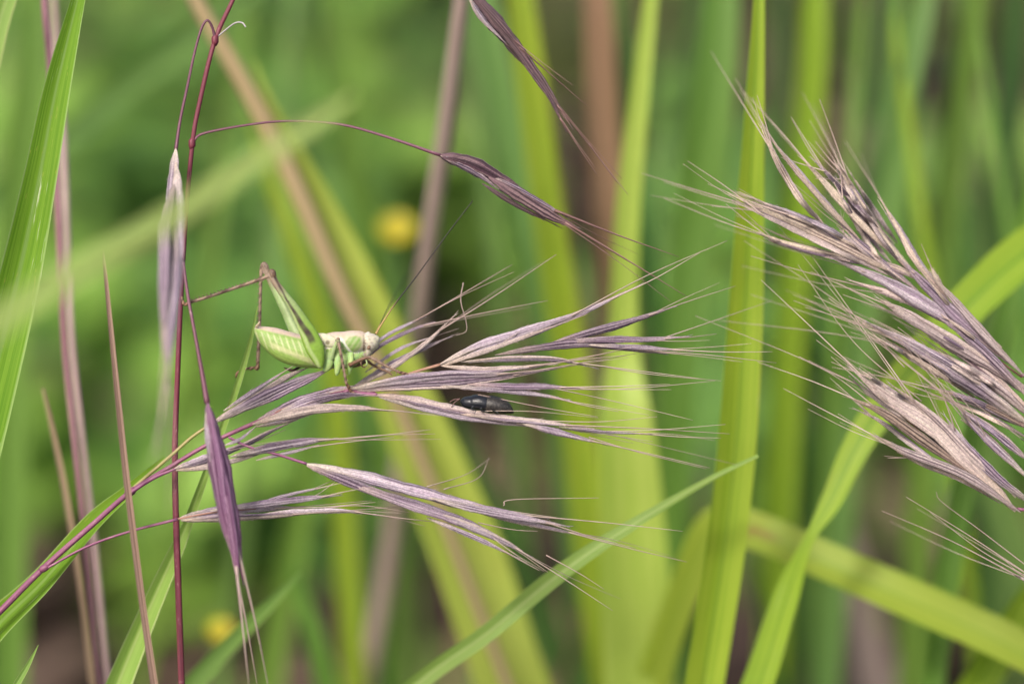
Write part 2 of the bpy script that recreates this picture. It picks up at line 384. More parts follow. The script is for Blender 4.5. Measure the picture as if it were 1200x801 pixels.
# --- farther blades, each rooted in the ground
bg = [
 ('yellow', 'wide yellow-green blade leaning left behind the seed head, under the cricket', [(640, 900, 10, 90), (600, 801, 10, 84), (548, 650, 10, 84), (487, 500, 9.6, 74), (425, 350, 9.2, 54), (372, 235, 9, 34), (320, 130, 8.6, 12), (296, 70, 8.6, 2)], .1),
 ('yellow', 'widest yellow-green blade behind the seed head tips, upright at centre right', [(758, 900, 9, 84), (750, 801, 9, 84), (742, 640, 8.6, 78), (734, 500, 8.2, 62), (730, 400, 8, 36), (738, 220, 7.4, 28), (762, 0, 6.8, 17), (772, -90, 6.6, 2)], .1),
 ('arch', 'blurred yellow-green blade sagging to the right with rusty spots below the right seed heads', [(800, 700, 7.5, 40), (838, 618, 6.6, 46), (890, 625, 6, 48), (960, 655, 5.6, 48), (1043, 692, 5.2, 50), (1130, 730, 5, 50), (1200, 765, 4.8, 48), (1330, 850, 4.6, 20)], -.45),
 ('green', 'long bright green blade curving up behind the tips of the right seed heads', [(1080, 890, 7, 30), (1092, 801, 7, 30), (1114, 650, 6.8, 32), (1136, 540, 6.6, 32), (1172, 400, 6.4, 30), (1203, 240, 6.2, 22), (1222, 120, 6, 3)], .2),
 ('lime', 'short bright blade in the bottom right corner', [(1090, 900, 6.5, 50), (1140, 810, 6.5, 48), (1195, 720, 6.4, 42), (1260, 620, 6.2, 22), (1290, 560, 6.2, 2)], .2),
 ('blue', 'bluish green blade left of the rust stalk at the top', [(700, 1000, 17, 60), (690, 800, 17, 60), (664, 500, 16, 58), (632, 330, 15, 56), (602, 190, 14.5, 54), (565, 0, 14, 44), (540, -120, 14, 4)], .2),
 ('lime', 'soft yellow-green blade right of the bluish one at the top', [(740, 1000, 13, 44), (700, 700, 12.5, 42), (672, 450, 12, 40), (652, 320, 11.5, 38), (632, 170, 11, 36), (610, 0, 10.5, 30), (596, -100, 10.5, 3)], .15),
 ('blue', 'blurred grey-green blade between the rust stalk and the yellow blade', [(800, 900, 17, 50), (775, 640, 16, 50), (760, 420, 15, 46), (745, 230, 14.5, 42), (728, 60, 14, 36), (718, -100, 14, 4)], .2),
 ('green', 'broad soft green blade left of the tall lime blade', [(770, 1000, 15, 50), (778, 700, 14, 54), (792, 480, 13, 54), (812, 280, 12.5, 54), (838, 90, 12, 50), (850, -60, 12, 30), (858, -140, 12, 3)], .15),
 ('lime', 'blurred yellow-green blade above the right seed heads', [(900, 900, 17, 36), (912, 600, 16, 38), (928, 350, 15, 38), (945, 160, 14.5, 35), (954, 0, 14, 30), (960, -110, 14, 3)], .15),
 ('dark', 'darker green blade between the lime blade and the twisted blade', [(905, 1000, 17, 54), (908, 700, 16.5, 54), (916, 520, 16, 52), (930, 380, 15.6, 48), (945, 260, 15.2, 30), (955, 170, 15, 4)], .2),
 ('blue', 'leaning grey-green blade at the upper right', [(960, 900, 16, 40), (985, 600, 15, 42), (1012, 380, 14, 42), (1040, 220, 13.5, 40), (1066, 90, 13, 36), (1086, -20, 13, 28), (1104, -130, 13, 3)], .2),
 ('green', 'soft green blade right of the leaning grey-green one', [(1060, 900, 18, 44), (1080, 560, 17, 46), (1102, 300, 16, 46), (1122, 130, 15.5, 42), (1144, -10, 15, 36), (1165, -140, 15, 3)], .2),
 ('dark', 'dark green upright blade near the top right corner', [(1150, 900, 21, 50), (1158, 500, 20, 50), (1172, 250, 19, 48), (1186, 60, 18.5, 40), (1195, -120, 18, 4)], .2),
 ('green', 'blurred green blade beyond the pink stems at the left edge', [(10, 900, 16, 50), (12, 500, 15, 54), (20, 260, 14.5, 54), (38, 80, 14, 44), (52, -60, 14, 20), (58, -130, 14, 3)], .2),
 ('blue', 'pale bluish blade lying diagonally at upper left', [(-80, 290, 21, 40), (60, 172, 20, 40), (150, 100, 19.5, 38), (240, 30, 19, 32), (330, -40, 19, 5)], .3),
 ('green', 'faint green blade above the arching purple stalk', [(470, 900, 24, 40), (452, 560, 23, 42), (430, 310, 22, 42), (405, 140, 21, 38), (384, -20, 20.5, 28), (374, -120, 20, 3)], .2),
 ('dark', 'blurred blade leaning left across the lower centre', [(690, 900, 19, 40), (640, 730, 18.5, 42), (585, 610, 18, 36), (545, 520, 17.6, 20), (528, 470, 17.4, 3)], .3),
 ('green', 'blurred green blade below the beetle at the left of the dark gap', [(300, 950, 19, 44), (320, 760, 18.5, 46), (352, 600, 18, 42), (372, 500, 17.6, 24), (380, 440, 17.4, 3)], .3),
 ('blue', 'soft blade between the bottom of the lime blade and the sagging blade', [(985, 1000, 20, 50), (968, 840, 19.5, 50), (945, 700, 19, 46), (930, 600, 18.6, 28), (925, 540, 18.4, 4)], .2),
 ('blue', 'grey-green broad blade at the right edge below the seed heads', [(1260, 1000, 16, 70), (1225, 800, 15.5, 70), (1190, 660, 15, 66), (1160, 560, 14.6, 44), (1140, 480, 14.4, 4)], .2),
 ('green', 'short blurred blade tip at the bottom centre-left', [(395, 1000, 13, 40), (392, 860, 13, 40), (372, 760, 12.6, 32), (350, 690, 12.4, 16), (338, 650, 12.2, 2)], .2),
 ('lime', 'slim yellowish blade beyond the knees of the cricket', [(420, 900, 16, 26), (405, 640, 15.5, 28), (388, 430, 15, 28), (350, 300, 14.6, 24), (318, 210, 14.4, 16), (290, 130, 14.2, 2)], .2),
]
for mt, lab, pts, roll in bg:
    pts = [(a, b, (c * .68 if c > 8 else c * .72), w * (.78 if mt in ('green', 'blue', 'dark') and c > 12.5 else 1)) for a, b, c, w in pts]
    blade('grass_leaf', lab, 'grass blade', pts, mt, FAR, roll=roll + random.uniform(-.1, .1), cup=.14)
DRY = 'out-of-focus dry stalks behind'
blade('dry_stalk', 'straight mauve dry stalk behind the cricket antenna', 'dry stalk',
      [(424, 860, 11.5, 24), (432, 790, 11, 23), (458, 640, 10, 23), (478, 480, 8.4, 22), (500, 300, 6.6, 21), (522, 150, 5.2, 20), (541, 0, 4, 18), (552, -90, 3.5, 10)], 'mauve', DRY, kind='tube', flat=.6)
blade('dry_stalk', 'pinkish brown stalk lying over the wide yellow-green blade from the top left', 'dry stalk',
      [(620, 880, 6.1, 14), (594, 801, 6.1, 14), (540, 660, 6.1, 14), (474, 490, 5.9, 16), (404, 350, 5.6, 20), (343, 210, 5.4, 22), (295, 115, 5.3, 21), (232, 5, 5.2, 18), (200, -60, 5.2, 8)], 'tan', DRY, kind='tube', flat=.5)
blade('dry_stalk', 'rust brown broad dry blade at the top centre', 'dry stalk',
      [(752, 1000, 11, 30), (746, 700, 10.6, 32), (734, 450, 10, 34), (718, 300, 9.4, 36), (707, 150, 9, 38), (700, 0, 8.6, 32), (695, -90, 8.6, 6)], 'rust', DRY)
blade('dry_stalk', 'tan dry stalk behind the dark gap below the right seed heads', 'dry stalk',
      [(1060, 1000, 22, 40), (1030, 800, 21.5, 40), (1000, 690, 21, 36), (985, 610, 20.6, 24), (980, 560, 20.5, 5)], 'mauve', DRY)
blade('dry_stalk', 'tan dry blade lying low at the bottom centre beside the blunt grey-green blade', 'dry stalk',
      [(600, 900, 24, 40), (655, 760, 23.5, 40), (690, 680, 23, 36), (720, 610, 22.6, 12)], 'straw', DRY)

def slim(n, x0, x1, y0, y1, label, group, mats, seed, d0=7, d1=15):
    q = random.Random(seed)
    for i in range(n):
        x = x0 + (x1 - x0) * (i + q.uniform(.2, .8)) / n
        d = q.uniform(d0, d1); w = q.uniform(11, 24); ln = q.uniform(-.16, .16); top = q.uniform(y0, y1); cv = q.uniform(-40, 40)
        pts = [(x - ln * (y - 300) + cv * ((y - 300) / 600) ** 2, y, d + .0035 * (y - 300), w * f) for y, f in ((900, .9), (700, 1), (500, 1), (300, .95))]
        pts = [p for p in pts if p[1] > top + 120]
        pts += [(x - ln * (y - 300), y, d, w * f) for y, f in ((top + 60, .6), (top, .05))]
        blade('grass_leaf', label, 'grass blade', pts, q.choice(mats), group, roll=q.uniform(-.5, .5), n=5, nu=5)
slim(9, 900, 1210, -160, 60, 'slim blurred upright blade among dark gaps at the upper right', 'slim blades at the upper right', ['green', 'dark', 'lime', 'blue', 'green', 'dark'], 11)
slim(4, 540, 860, -160, 120, 'slim blurred upright blade between the mauve stalk and the tall lime blade', 'slim blades at the top centre', ['green', 'dark', 'blue', 'dark'], 12, 9, 16)
slim(4, 560, 1000, 480, 640, 'slim blurred blade in the gaps at the bottom centre', 'slim blades at the bottom centre', ['dark', 'straw', 'dark', 'green', 'mauve'], 13, 9, 16)
slim(4, 230, 480, -120, 250, 'slim blurred upright blade in the green behind the cricket', 'slim blades behind the cricket', ['green', 'dark', 'blue', 'green'], 14, 10, 17)

# ------------------------------------------------------------------ seed heads
def stalk(name, root, pts, mat, parent=None, n=8, flat=1.0, knots=()):
    """pts (px, py, d, diameter px)"""
    sm = smooth(pts, n)
    k = MB()
    path = [P(a, b, c) for a, b, c, w in sm]
    rad = [max(.003, PX(w, c) / 2) for a, b, c, w in sm]
    k.tube(path, rad, 8, flat, vlen=True)
    for (a, b, c, w) in knots:
        k.tube([P(a, b - w * .6, c), P(a, b - w * .3, c), P(a, b + w * .3, c), P(a, b + w * .6, c)], [PX(w) * .2, PX(w) * .5, PX(w) * .5, PX(w) * .2], 8, vlen=True)
    return k.build(name, M[mat], parent or root, root)

def d3(p, d): return p if len(p) == 3 else (p[0], p[1], d)

def awn_mesh(a, c, b, w0=1.9, w1=.55, bow=0.0, hook=None):
    """from a through optional c to b, each (px,py,d)"""
    pts = [a] + ([c] if c else []) + [b] + (hook or [])
    if not c:
        mx, my = (a[0] + b[0]) / 2, (a[1] + b[1]) / 2
        L = math.hypot(b[0] - a[0], b[1] - a[1])
        nx, ny = -(b[1] - a[1]) / max(L, 1), (b[0] - a[0]) / max(L, 1)
        pts.insert(1, (mx + nx * bow * L, my + ny * bow * L, (a[2] + b[2]) / 2))
    sm = smooth(pts, 7)
    k = MB()
    n = len(sm)
    k.tube([P(*s) for s in sm], [PX(w0 + (w1 - w0) * (i / (n - 1)) ** .8) / 2 for i in range(n)], 5, vlen=True)
    return k

PROF = [(0, .10), (.06, .42), (.15, .72), (.28, .95), (.42, 1.0), (.58, .88), (.74, .62), (.88, .34), (1, .06)]
def prof(t):
    for (a, x), (b, y) in zip(PROF, PROF[1:]):
        if t <= b: return x + (y - x) * (t - a) / (b - a)
    return PROF[-1][1]

def spikelet(root, d, florets, mat='lemma', awnmat='awn', axis=None, awns=(), jit=.07, wscale=1.0, awnw=1.9, fill=0):
    florets = list(florets)
    rr = random.Random(len(florets) * 7 + fill)
    for _ in range(fill):
        f = rr.choice(florets)
        t0 = rr.uniform(0, .35)
        ox, oy = rr.uniform(-13, 13), rr.uniform(-13, 13)
        q = smooth([p[:2] for p in f[0]], 6)
        q = q[int(t0 * len(q)):][::4]
        if len(q) < 3 or math.hypot(q[-1][0] - q[0][0], q[-1][1] - q[0][1]) < 60: continue
        e = q[-1]; b = q[-2]
        aw = (e[0] + (e[0] - b[0]) * 2.2 + rr.uniform(-25, 25), e[1] + (e[1] - b[1]) * 2.2 + rr.uniform(-25, 25)) if rr.random() < .6 else None
        florets.append(([(x + ox * (1 - .3 * i / len(q)), y + oy * (1 - .3 * i / len(q)), d + rr.uniform(.1, .45)) for i, (x, y) in enumerate(q)], rr.uniform(5, 9), aw,
                        rr.choice(('lemma_tan', 'lemma_tan', 'lemma', 'lemma_purple', 'lemma_straw', 'lemma_straw', 'lemma_cream', 'lemma_cream'))))
    fp = florets[0][0]
    k = MB()
    ax = axis or [fp[0], fp[1]] + ([fp[2]] if len(fp) > 2 else [])
    sm = smooth([d3(p, d) for p in ax], 5)
    k.tube([P(a, b, c + .02) for a, b, c in sm], [PX(2.6 - 1.6 * i / len(sm)) / 2 for i in range(len(sm))], 6, vlen=True)
    sp = k.build('spikelet', M[mat + '_core'] if mat + '_core' in M else M['brownstem'], root, root)
    for i, fl in enumerate(florets):
        pts, w, aw = fl[0], fl[1] * wscale * (.86 if d > -.5 and mat not in ('lemma_dark', 'lemma_magenta') else 1), fl[2]
        fm = fl[3] if len(fl) > 3 else mat
        dj = random.uniform(-jit, jit) - i * .012
        p3 = [d3(p, d) for p in pts]
        p3 = [(a, b, c + dj * min(1, .35 + q)) for q, (a, b, c) in enumerate(p3)]
        sm = smooth(p3, 7)
        n = len(sm)
        path = [P(*s) for s in sm]
        ws = [max(.012, PX(w, sm[j][2]) * prof(j / (n - 1)) * (1 + .09 * math.sin(j * .9 + i) + .05 * math.sin(j * 2.3 + i * 2))) for j in range(n)]
        roll = random.uniform(-.75, .75)
        kk = MB()
        kk.shell(path, ws, depth=random.uniform(.4, .65), ang=random.uniform(1.6, 2.1), roll=roll, nu=13)
        # two-pronged papery tip
        t_ = (path[-1] - path[-3]).normalized()
        fr = frames([path[-3], path[-1]], roll)[1]
        for sgn in (-1, 1):
            if w > 6:
                e = path[-1] + t_ * PX(random.uniform(5, 10)) + fr[3] * sgn * PX(random.uniform(.6, 2.0))
                kk.tube([path[-3], path[-1], e], [PX(1.3) / 2, PX(1.1) / 2, PX(.3) / 2], 5, .5)
        # short silvery bristles standing off the ribs
        for _ in range(int(10 + w * 2.2)):
            j = random.randrange(1, n - 2)
            t0 = (path[j + 1] - path[j]).normalized()
            f0 = frames([path[j], path[j + 1]], roll)[0]
            a = random.uniform(-1.6, 1.6)
            off = f0[3] * math.sin(a) + f0[2] * math.cos(a)
            b0 = path[j] + f0[3] * (ws[j] * .5 * math.sin(a)) + f0[2] * (ws[j] * .33 * math.cos(a))
            kk.tube([b0, b0 + t0 * PX(random.uniform(3, 6)) + off * PX(random.uniform(.8, 1.8))], [PX(.42) / 2, PX(.15) / 2], 3, caps=False)
        kk.build('lemma', M[fm], sp, root)
        # the narrow inner scale showing along one side
        if w > 5:
            sg = random.choice((-1, 1))
            pk = MB()
            lo, hi = int(n * .10), n - 2
            pp, pw = [], []
            fr = frames(path, roll)
            for j in range(lo, hi):
                t = (j - lo) / (hi - 1 - lo)
                pp.append(path[j] + fr[j][3] * (sg * ws[j] * (.30 + .12 * t)) + fr[j][2] * (ws[j] * .10))
                pw.append(max(.012, PX(w) * .42 * prof(t)))
            pk.shell(pp, pw, .7, 1.8, roll + sg * .8, 7)
            pk.build('palea', M[random.choice(('lemma_purple', 'lemma', 'lemma_cream', fm, fm)) if fm not in ('lemma_dark', 'lemma_magenta') else fm], sp, root)
        if aw and mat not in ('lemma_dark', 'lemma_magenta') and d > -.7 and random.random() < .75:
            s1 = sm[int(n * random.uniform(.6, .9))]
            a2 = d3(aw, sm[-1][2])
            th = random.gauss(0, .10); g_ = random.uniform(.7, 1.15)
            dx, dy = (a2[0] - s1[0]) * g_, (a2[1] - s1[1]) * g_
            e2 = (s1[0] + dx * math.cos(th) - dy * math.sin(th), s1[1] + dx * math.sin(th) + dy * math.cos(th), a2[2] + random.uniform(-.6, 1.0))
            awn_mesh(s1, None, e2, w0=1.2, w1=.4, bow=random.uniform(-.03, .03)).build('awn', M[awnmat], sp, root)
        if aw:
            s0 = sm[int(n * .80)]
            am = awn_mesh((s0[0], s0[1], s0[2] - .03), None, d3(aw, sm[-1][2] + random.uniform(-.15, .35)), w0=awnw, bow=random.uniform(-.02, .02))
            am.build('awn', M[awnmat], sp, root)
        else:
            # the awn the scale ends in, short
            a, b = sm[-3], sm[-1]
            L = random.uniform(10, 34)
            q = math.hypot(b[0] - a[0], b[1] - a[1]) or 1
            e = (b[0] + (b[0] - a[0]) / q * L, b[1] + (b[1] - a[1]) / q * L, b[2] + random.uniform(-.1, .2))
            awn_mesh(a, None, e, w0=1.5).build('awn', M[awnmat], sp, root)
    for a in awns:
        a = [d3(p, d) for p in a]
        hook = a[3:] if len(a) > 3 else None
        if len(a) == 2: am = awn_mesh(a[0], None, a[1], bow=random.uniform(-.03, .03), w0=1.5)
        else: am = awn_mesh(a[0], a[1], a[2], hook=hook, w0=1.5)
        am.build('awn', M[awnmat], sp, root)
    return sp

# --- 1. the seed head carrying the cricket
h1 = empty('brome_panicle', P(0, 716, 0))
tag(h1, 'mauve and cream brome seed head stretching across the middle, the cricket standing on it', 'grass', 'brome grass seed heads')
ext = root_down(P(-30, 744, 0), P(-30, 744, 0) - P(0, 716, 0))
k = MB()
sm = smooth([(-30, 744, 0, 7.5), (0, 716, 0, 7.5), (49, 667, 0, 7), (110, 613, 0, 6.5), (153, 576, 0, 6), (202, 545, 0, 5), (243, 521, 0, 5), (297, 496, 0, 5), (345, 478, 0, 5), (400, 460, 0, 4.5), (440, 459, 0, 3)], 8)
k.tube(ext[::-1] + [P(*s[:3]) for s in sm], [.0375] * len(ext) + [PX(s[3]) / 2 for s in sm], 8, vlen=True)
for (a, b, w) in ((153, 576, 10), (52, 665, 9), (406, 459, 8)):
    k.tube([P(a - w * .6, b + w * .4, -.01), P(a - w * .25, b + w * .15, -.01), P(a + w * .25, b - w * .15, -.01), P(a + w * .6, b - w * .4, -.01)], [PX(w) * .3, PX(w) * .5, PX(w) * .48, PX(w) * .25], 8, vlen=True)
k.build('stem', M['purplestem'], h1, h1)
stalk('branch', h1, [(153, 574, .05, 4), (200, 534, .08, 4), (225, 512, .1, 4), (253, 493, .1, 3.5)], 'greenstem')
stalk('branch', h1, [(150, 579, -.05, 4), (180, 560, -.05, 4), (206, 549, -.05, 3)], 'purplestem')
stalk('branch', h1, [(268, 512, -.1, 3), (291, 523, -.12, 3.2), (324, 532, -.12, 3.2), (359, 543, -.12, 3.4)], 'purplestem')
stalk('branch', h1, [(52, 667, -.02, 3), (100, 641, -.05, 3), (150, 623, -.08, 3), (208, 608, -.1, 3.6)], 'purplestem')
stalk('branch', h1, [(425, 456, 0, 3), (455, 446, 0, 3), (485, 436, 0, 3.2), (516, 427, 0, 3.8)], 'brownstem')
stalk('branch', h1, [(398, 462, -.02, 3.5), (420, 461, -.04, 4), (442, 462, -.05, 3.6)], 'purplestem')
# spikelet under the cricket
spikelet(h1, .12, [
    ([(250, 495), (300, 469), (345, 448), (390, 431)], 17, None),
    ([(252, 492), (296, 466), (335, 442), (362, 430)], 11, None, 'lemma_cream'),
    ([(285, 482), (325, 464), (365, 444), (384, 434)], 11, None, 'lemma_purple'),
    ([(262, 481), (300, 456), (338, 432)], 6, None)])
# clump round the stem
spikelet(h1, -.02, [
    ([(297, 496), (340, 475), (385, 459), (414, 452)], 14, None, 'lemma_purple'),
    ([(315, 490), (360, 473), (400, 464), (428, 461)], 12, (476, 466)),
    ([(345, 479), (380, 467), (410, 462), (440, 464)], 9, None, 'lemma_purple'),
    ([(330, 480), (362, 466), (395, 458)], 6, None, 'lemma')])
spikelet(h1, -.1, [
    ([(296, 497), (330, 487), (372, 479), (420, 478), (452, 481)], 13, (515, 487), 'lemma_cream'),
    ([(299, 500), (335, 493), (366, 485)], 7, None, 'lemma_cream')])
spikelet(h1, -.05, [
    ([(204, 549), (230, 541), (264, 529), (292, 521)], 15, (335, 503)),
    ([(206, 551), (240, 547), (280, 538), (312, 529)], 8, None, 'lemma_cream'),
    ([(270, 535), (318, 524), (360, 517), (388, 514)], 13, (505, 503)),
    ([(252, 531), (285, 521), (315, 506), (342, 494)], 8, None, 'lemma_purple'),
    ([(262, 522), (282, 514), (299, 500)], 5, None),
    ([(300, 539), (340, 530), (374, 521)], 6, (462, 512))],
    awns=[[(380, 516), (440, 510), (510, 508)]])
spikelet(h1, -.12, [
    ([(358, 543), (420, 557), (480, 573), (540, 588), (584, 597)], 19, (652, 606)),
    ([(359, 545), (400, 561), (450, 581), (504, 600)], 13, None, 'lemma_purple'),
    ([(466, 571), (530, 588), (590, 600), (640, 607)], 13, (800, 622)),
    ([(500, 582), (560, 597), (620, 608), (664, 616)], 10, (745, 642)),
    ([(550, 597), (620, 613), (684, 627)], 8, (805, 658)),
    ([(396, 560), (460, 584), (520, 604), (570, 624), (602, 641)], 16, (642, 670), 'lemma_purple'),
    ([(480, 592), (540, 612), (590, 634), (620, 651)], 11, (718, 715)),
    ([(500, 606), (560, 631), (604, 652)], 7, (632, 668))],
    awns=[[(590, 592), (602, 585), (702, 583)], [(520, 573), (560, 560, .3), (573, 536, .6)], [(500, 570), (545, 556, .3), (574, 537, .7)], [(640, 650), (680, 672), (708, 690)], [(560, 612), (600, 620), (630, 622)]])
spikelet(h1, -.1, [
    ([(208, 608), (250, 600), (300, 596), (352, 594)], 15, (440, 588)),
    ([(212, 610), (260, 607), (320, 604), (374, 600)], 11, (505, 590), 'lemma_cream'),
    ([(246, 598), (310, 590), (360, 584), (397, 580)], 10, (424, 572)),
    ([(300, 603), (350, 599), (400, 598), (434, 602)], 8, (530, 613)),
    ([(296, 592), (340, 579), (382, 570)], 5, (402, 565))],
    awns=[[(360, 598), (420, 592), (480, 600)], [(330, 590), (370, 580), (412, 548)]])
spikelet(h1, .05, [
    ([(515, 427), (560, 405), (610, 389), (660, 373), (690, 363)], 11, (852, 282)),
    ([(519, 428), (565, 412), (610, 396), (660, 378)], 9, None, 'lemma_cream'),
    ([(566, 413), (630, 388), (690, 363), (748, 335)], 10, (820, 296)),
    ([(540, 421), (585, 405), (609, 388)], 6, None),
    ([(640, 404), (690, 390), (740, 376), (788, 360)], 12, (862, 335), 'lemma_purple'),
    ([(580, 416), (640, 406), (690, 402), (735, 408), (776, 414)], 12, (910, 425), 'lemma_purple'),
    ([(655, 400), (710, 398), (760, 398), (804, 394)], 10, (840, 391), 'lemma_purple'),
    ([(690, 404), (750, 407), (804, 411)], 7, (905, 412)),
    ([(540, 424), (600, 420), (652, 421), (694, 430)], 10, (832, 445)),
    ([(515, 428), (560, 433), (600, 431), (648, 427)], 9, (735, 416), 'lemma_cream')],
    awns=[[(700, 428), (760, 438), (845, 446)], [(600, 430), (650, 424), (760, 405)], [(780, 395), (830, 378, .3), (905, 352, .8)]])
spikelet(h1, 0, [
    ([(411, 456), (460, 447), (520, 440), (570, 439), (612, 437)], 16, (705, 420)),
    ([(414, 459), (470, 452), (530, 449), (585, 442), (645, 433)], 14, (745, 414), 'lemma_purple'),
    ([(436, 449), (490, 440), (542, 437)], 9, None, 'lemma_cream'),
    ([(548, 450), (600, 453), (640, 453), (676, 455)], 10, (785, 450), 'lemma_purple'),
    ([(510, 451), (580, 457), (630, 462), (664, 468)], 7, (725, 482))],
    awns=[[(650, 455), (720, 470), (812, 492)], [(600, 458), (680, 472), (760, 486)], [(560, 462), (640, 478), (700, 488)], [(660, 456), (740, 455), (838, 446)]])
spikelet(h1, -.06, [
    ([(440, 462), (480, 468), (520, 477), (570, 487), (612, 491)], 13, (705, 503), 'lemma_cream'),
    ([(444, 465), (490, 475), (540, 486), (590, 494), (644, 501)], 14, (765, 517)),
    ([(536, 484), (590, 490), (640, 495), (694, 502)], 11, (855, 508), 'lemma_cream'),
    ([(612, 496), (660, 508), (704, 519)], 9, (832, 548)),
    ([(655, 500), (710, 506), (764, 508)], 5, (845, 513))],
    awns=[[(680, 505), (760, 504), (850, 497)], [(690, 512), (750, 530), (828, 549)], [(620, 492), (700, 494), (770, 488)]])
spikelet(h1, .35, [
    ([(408, 458), (450, 432), (490, 411), (524, 396)], 9, None),
    ([(412, 456), (460, 430), (500, 401), (532, 370)], 7, (652, 298), 'lemma_cream'),
    ([(428, 436), (470, 408), (512, 393)], 5, None, 'lemma'),
    ([(415, 430), (446, 398), (478, 380), (500, 371)], 6, (600, 310)),
    ([(418, 430), (446, 405), (484, 386), (510, 377)], 6, (642, 352), 'lemma_purple')],
    awns=[[(543, 331), (540, 352), (546, 376), (546, 388), (534, 393)]], jit=.03)

# --- 2. the upright dark red head at left
h2 = empty('brome_panicle', P(213, 801, .1))
tag(h2, 'upright dark red brome stalk at left with drooping purple spikelets on thin branches', 'grass', 'brome grass seed heads')
ext = root_down(P(215, 840, .3), P(215, 840, .3) - P(213, 801, .3))
sm = smooth([(215, 840, .3, 8), (213, 801, .3, 8), (209, 690, .28, 8), (205, 546, .25, 7.5), (208, 440, .2, 6.5), (215, 294, .1, 6), (225, 173, 0, 5.5), (234, 120, 0, 5.5), (252, 47, 0, 5.5), (275, -5, 0, 5), (290, -50, .1, 4.5), (310, -140, .2, 3)], 8)
k = MB()
k.tube(ext[::-1] + [P(*s[:3]) for s in sm], [.04] * len(ext) + [PX(s[3]) / 2 for s in sm], 9, vlen=True)
for (a, b, w) in ((225, 168, 8.5), (252, 47, 8.5), (214, 300, 7.5)):
    k.tube([P(a - w * .1, b + w * .8, 0), P(a, b + w * .3, 0), P(a, b - w * .3, 0), P(a + w * .2, b - w * .8, 0)], [PX(w) * .3, PX(w) * .5, PX(w) * .5, PX(w) * .3], 8, vlen=True)
k.build('stem', M['redstem'], h2, h2)
stalk('branch', h2, [(252, 47, 0, 3.5), (249, 33, -.05, 3.2), (243, 24, -.1, 3), (236, 34, -.1, 3), (228, 62, -.1, 3.2), (219, 104, -.1, 3.4), (211, 142, -.1, 3.6), (206, 176, -.15, 4.5)], 'plumstem')
stalk('branch', h2, [(226, 166, 0, 3.5), (240, 156, 0, 3), (300, 145, .05, 2.8), (345, 142, .05, 2.8), (400, 146, .05, 3), (455, 161, .05, 3.2), (516, 182, .05, 4)], 'plumstem')
stalk('branch', h2, [(214, 300, .05, 3.5), (220, 345, -.2, 4), (232, 410, -.5, 4.5), (243, 472, -.8, 7)], 'plumstem')
k = awn_mesh((255, 43, 0), (266, 34, -.05), (276, 27, -.1), w0=1.8, w1=2.2, hook=[(284, 27, -.1), (288, 32, -.1)])
k.build('bract', plain_mat('white_bract', (.42, .39, .40, 1)), h2, h2)
stalk('branch', h2, [(287, -40, .1, 3.5), (340, -110, .1, 3), (430, -140, .1, 3), (510, -80, .05, 3), (548, -14, 0, 4)], 'plumstem')
sp = spikelet(h2, -1, [
    ([(206, 174, -.2), (203, 215, -.5), (201, 270, -1.0), (199, 345, -1.7)], 18, (186, 545, -4), 'lemma'),
    ([(207, 195, -.4), (208, 250, -.9), (207, 330, -1.6), (202, 395, -2.2)], 21, (184, 530, -4), 'lemma'),
    ([(204, 215, -.6), (195, 262, -1.2), (193, 345, -1.9), (191, 420, -2.6)], 18, (200, 600, -4.5), 'lemma_purple'),
    ([(205, 250, -1), (206, 330, -1.7), (200, 400, -2.5), (196, 455, -3)], 15, (178, 540, -4), 'lemma')], awnw=4, jit=.05)
spikelet(h2, .05, [
    ([(515, 182), (550, 191), (592, 213), (628, 238)], 26, None, 'lemma_dark'),
    ([(516, 182), (540, 185), (568, 199)], 9, None, 'lemma'),
    ([(520, 185), (552, 199), (585, 222)], 10, None, 'lemma_purple'),
    ([(572, 207), (610, 231), (650, 255), (676, 266)], 18, (806, 348), 'lemma_dark'),
    ([(576, 206), (620, 229), (662, 253)], 9, (796, 301), 'lemma_purple'),
    ([(565, 215), (605, 240), (648, 262)], 8, None, 'lemma_dark')], awnmat='awn_dark', awnw=4, jit=.04)
spikelet(h2, -.8, [
    ([(243, 470), (252, 530), (262, 600), (275, 660)], 24, (302, 805), 'lemma_magenta'),
    ([(243, 472), (258, 540), (273, 610), (285, 680)], 22, (316, 812), 'lemma_magenta'),
    ([(244, 485), (263, 570), (274, 640), (280, 690)], 13, (292, 806), 'lemma_magenta'),
    ([(242, 480), (246, 520), (252, 560)], 9, None, 'lemma')], awnw=4, jit=.05)
spikelet(h2, 0, [
    ([(548, -15), (574, 18), (600, 52), (624, 86)], 26, None, 'lemma_dark'),
    ([(552, -10), (590, 32), (616, 64)], 11, (688, 124), 'lemma_dark'),
    ([(562, 2), (602, 50), (640, 104), (668, 146)], 15, (724, 215), 'lemma_dark'),
    ([(548, -5), (565, 22), (590, 48)], 9, None, 'lemma'),
    ([(600, 56), (640, 108), (662, 150)], 7, (700, 205), 'lemma_dark')], awnmat='awn_dark', awnw=2.4, jit=.04,
    awns=[[(690, 168), (710, 195), (736, 228)]])

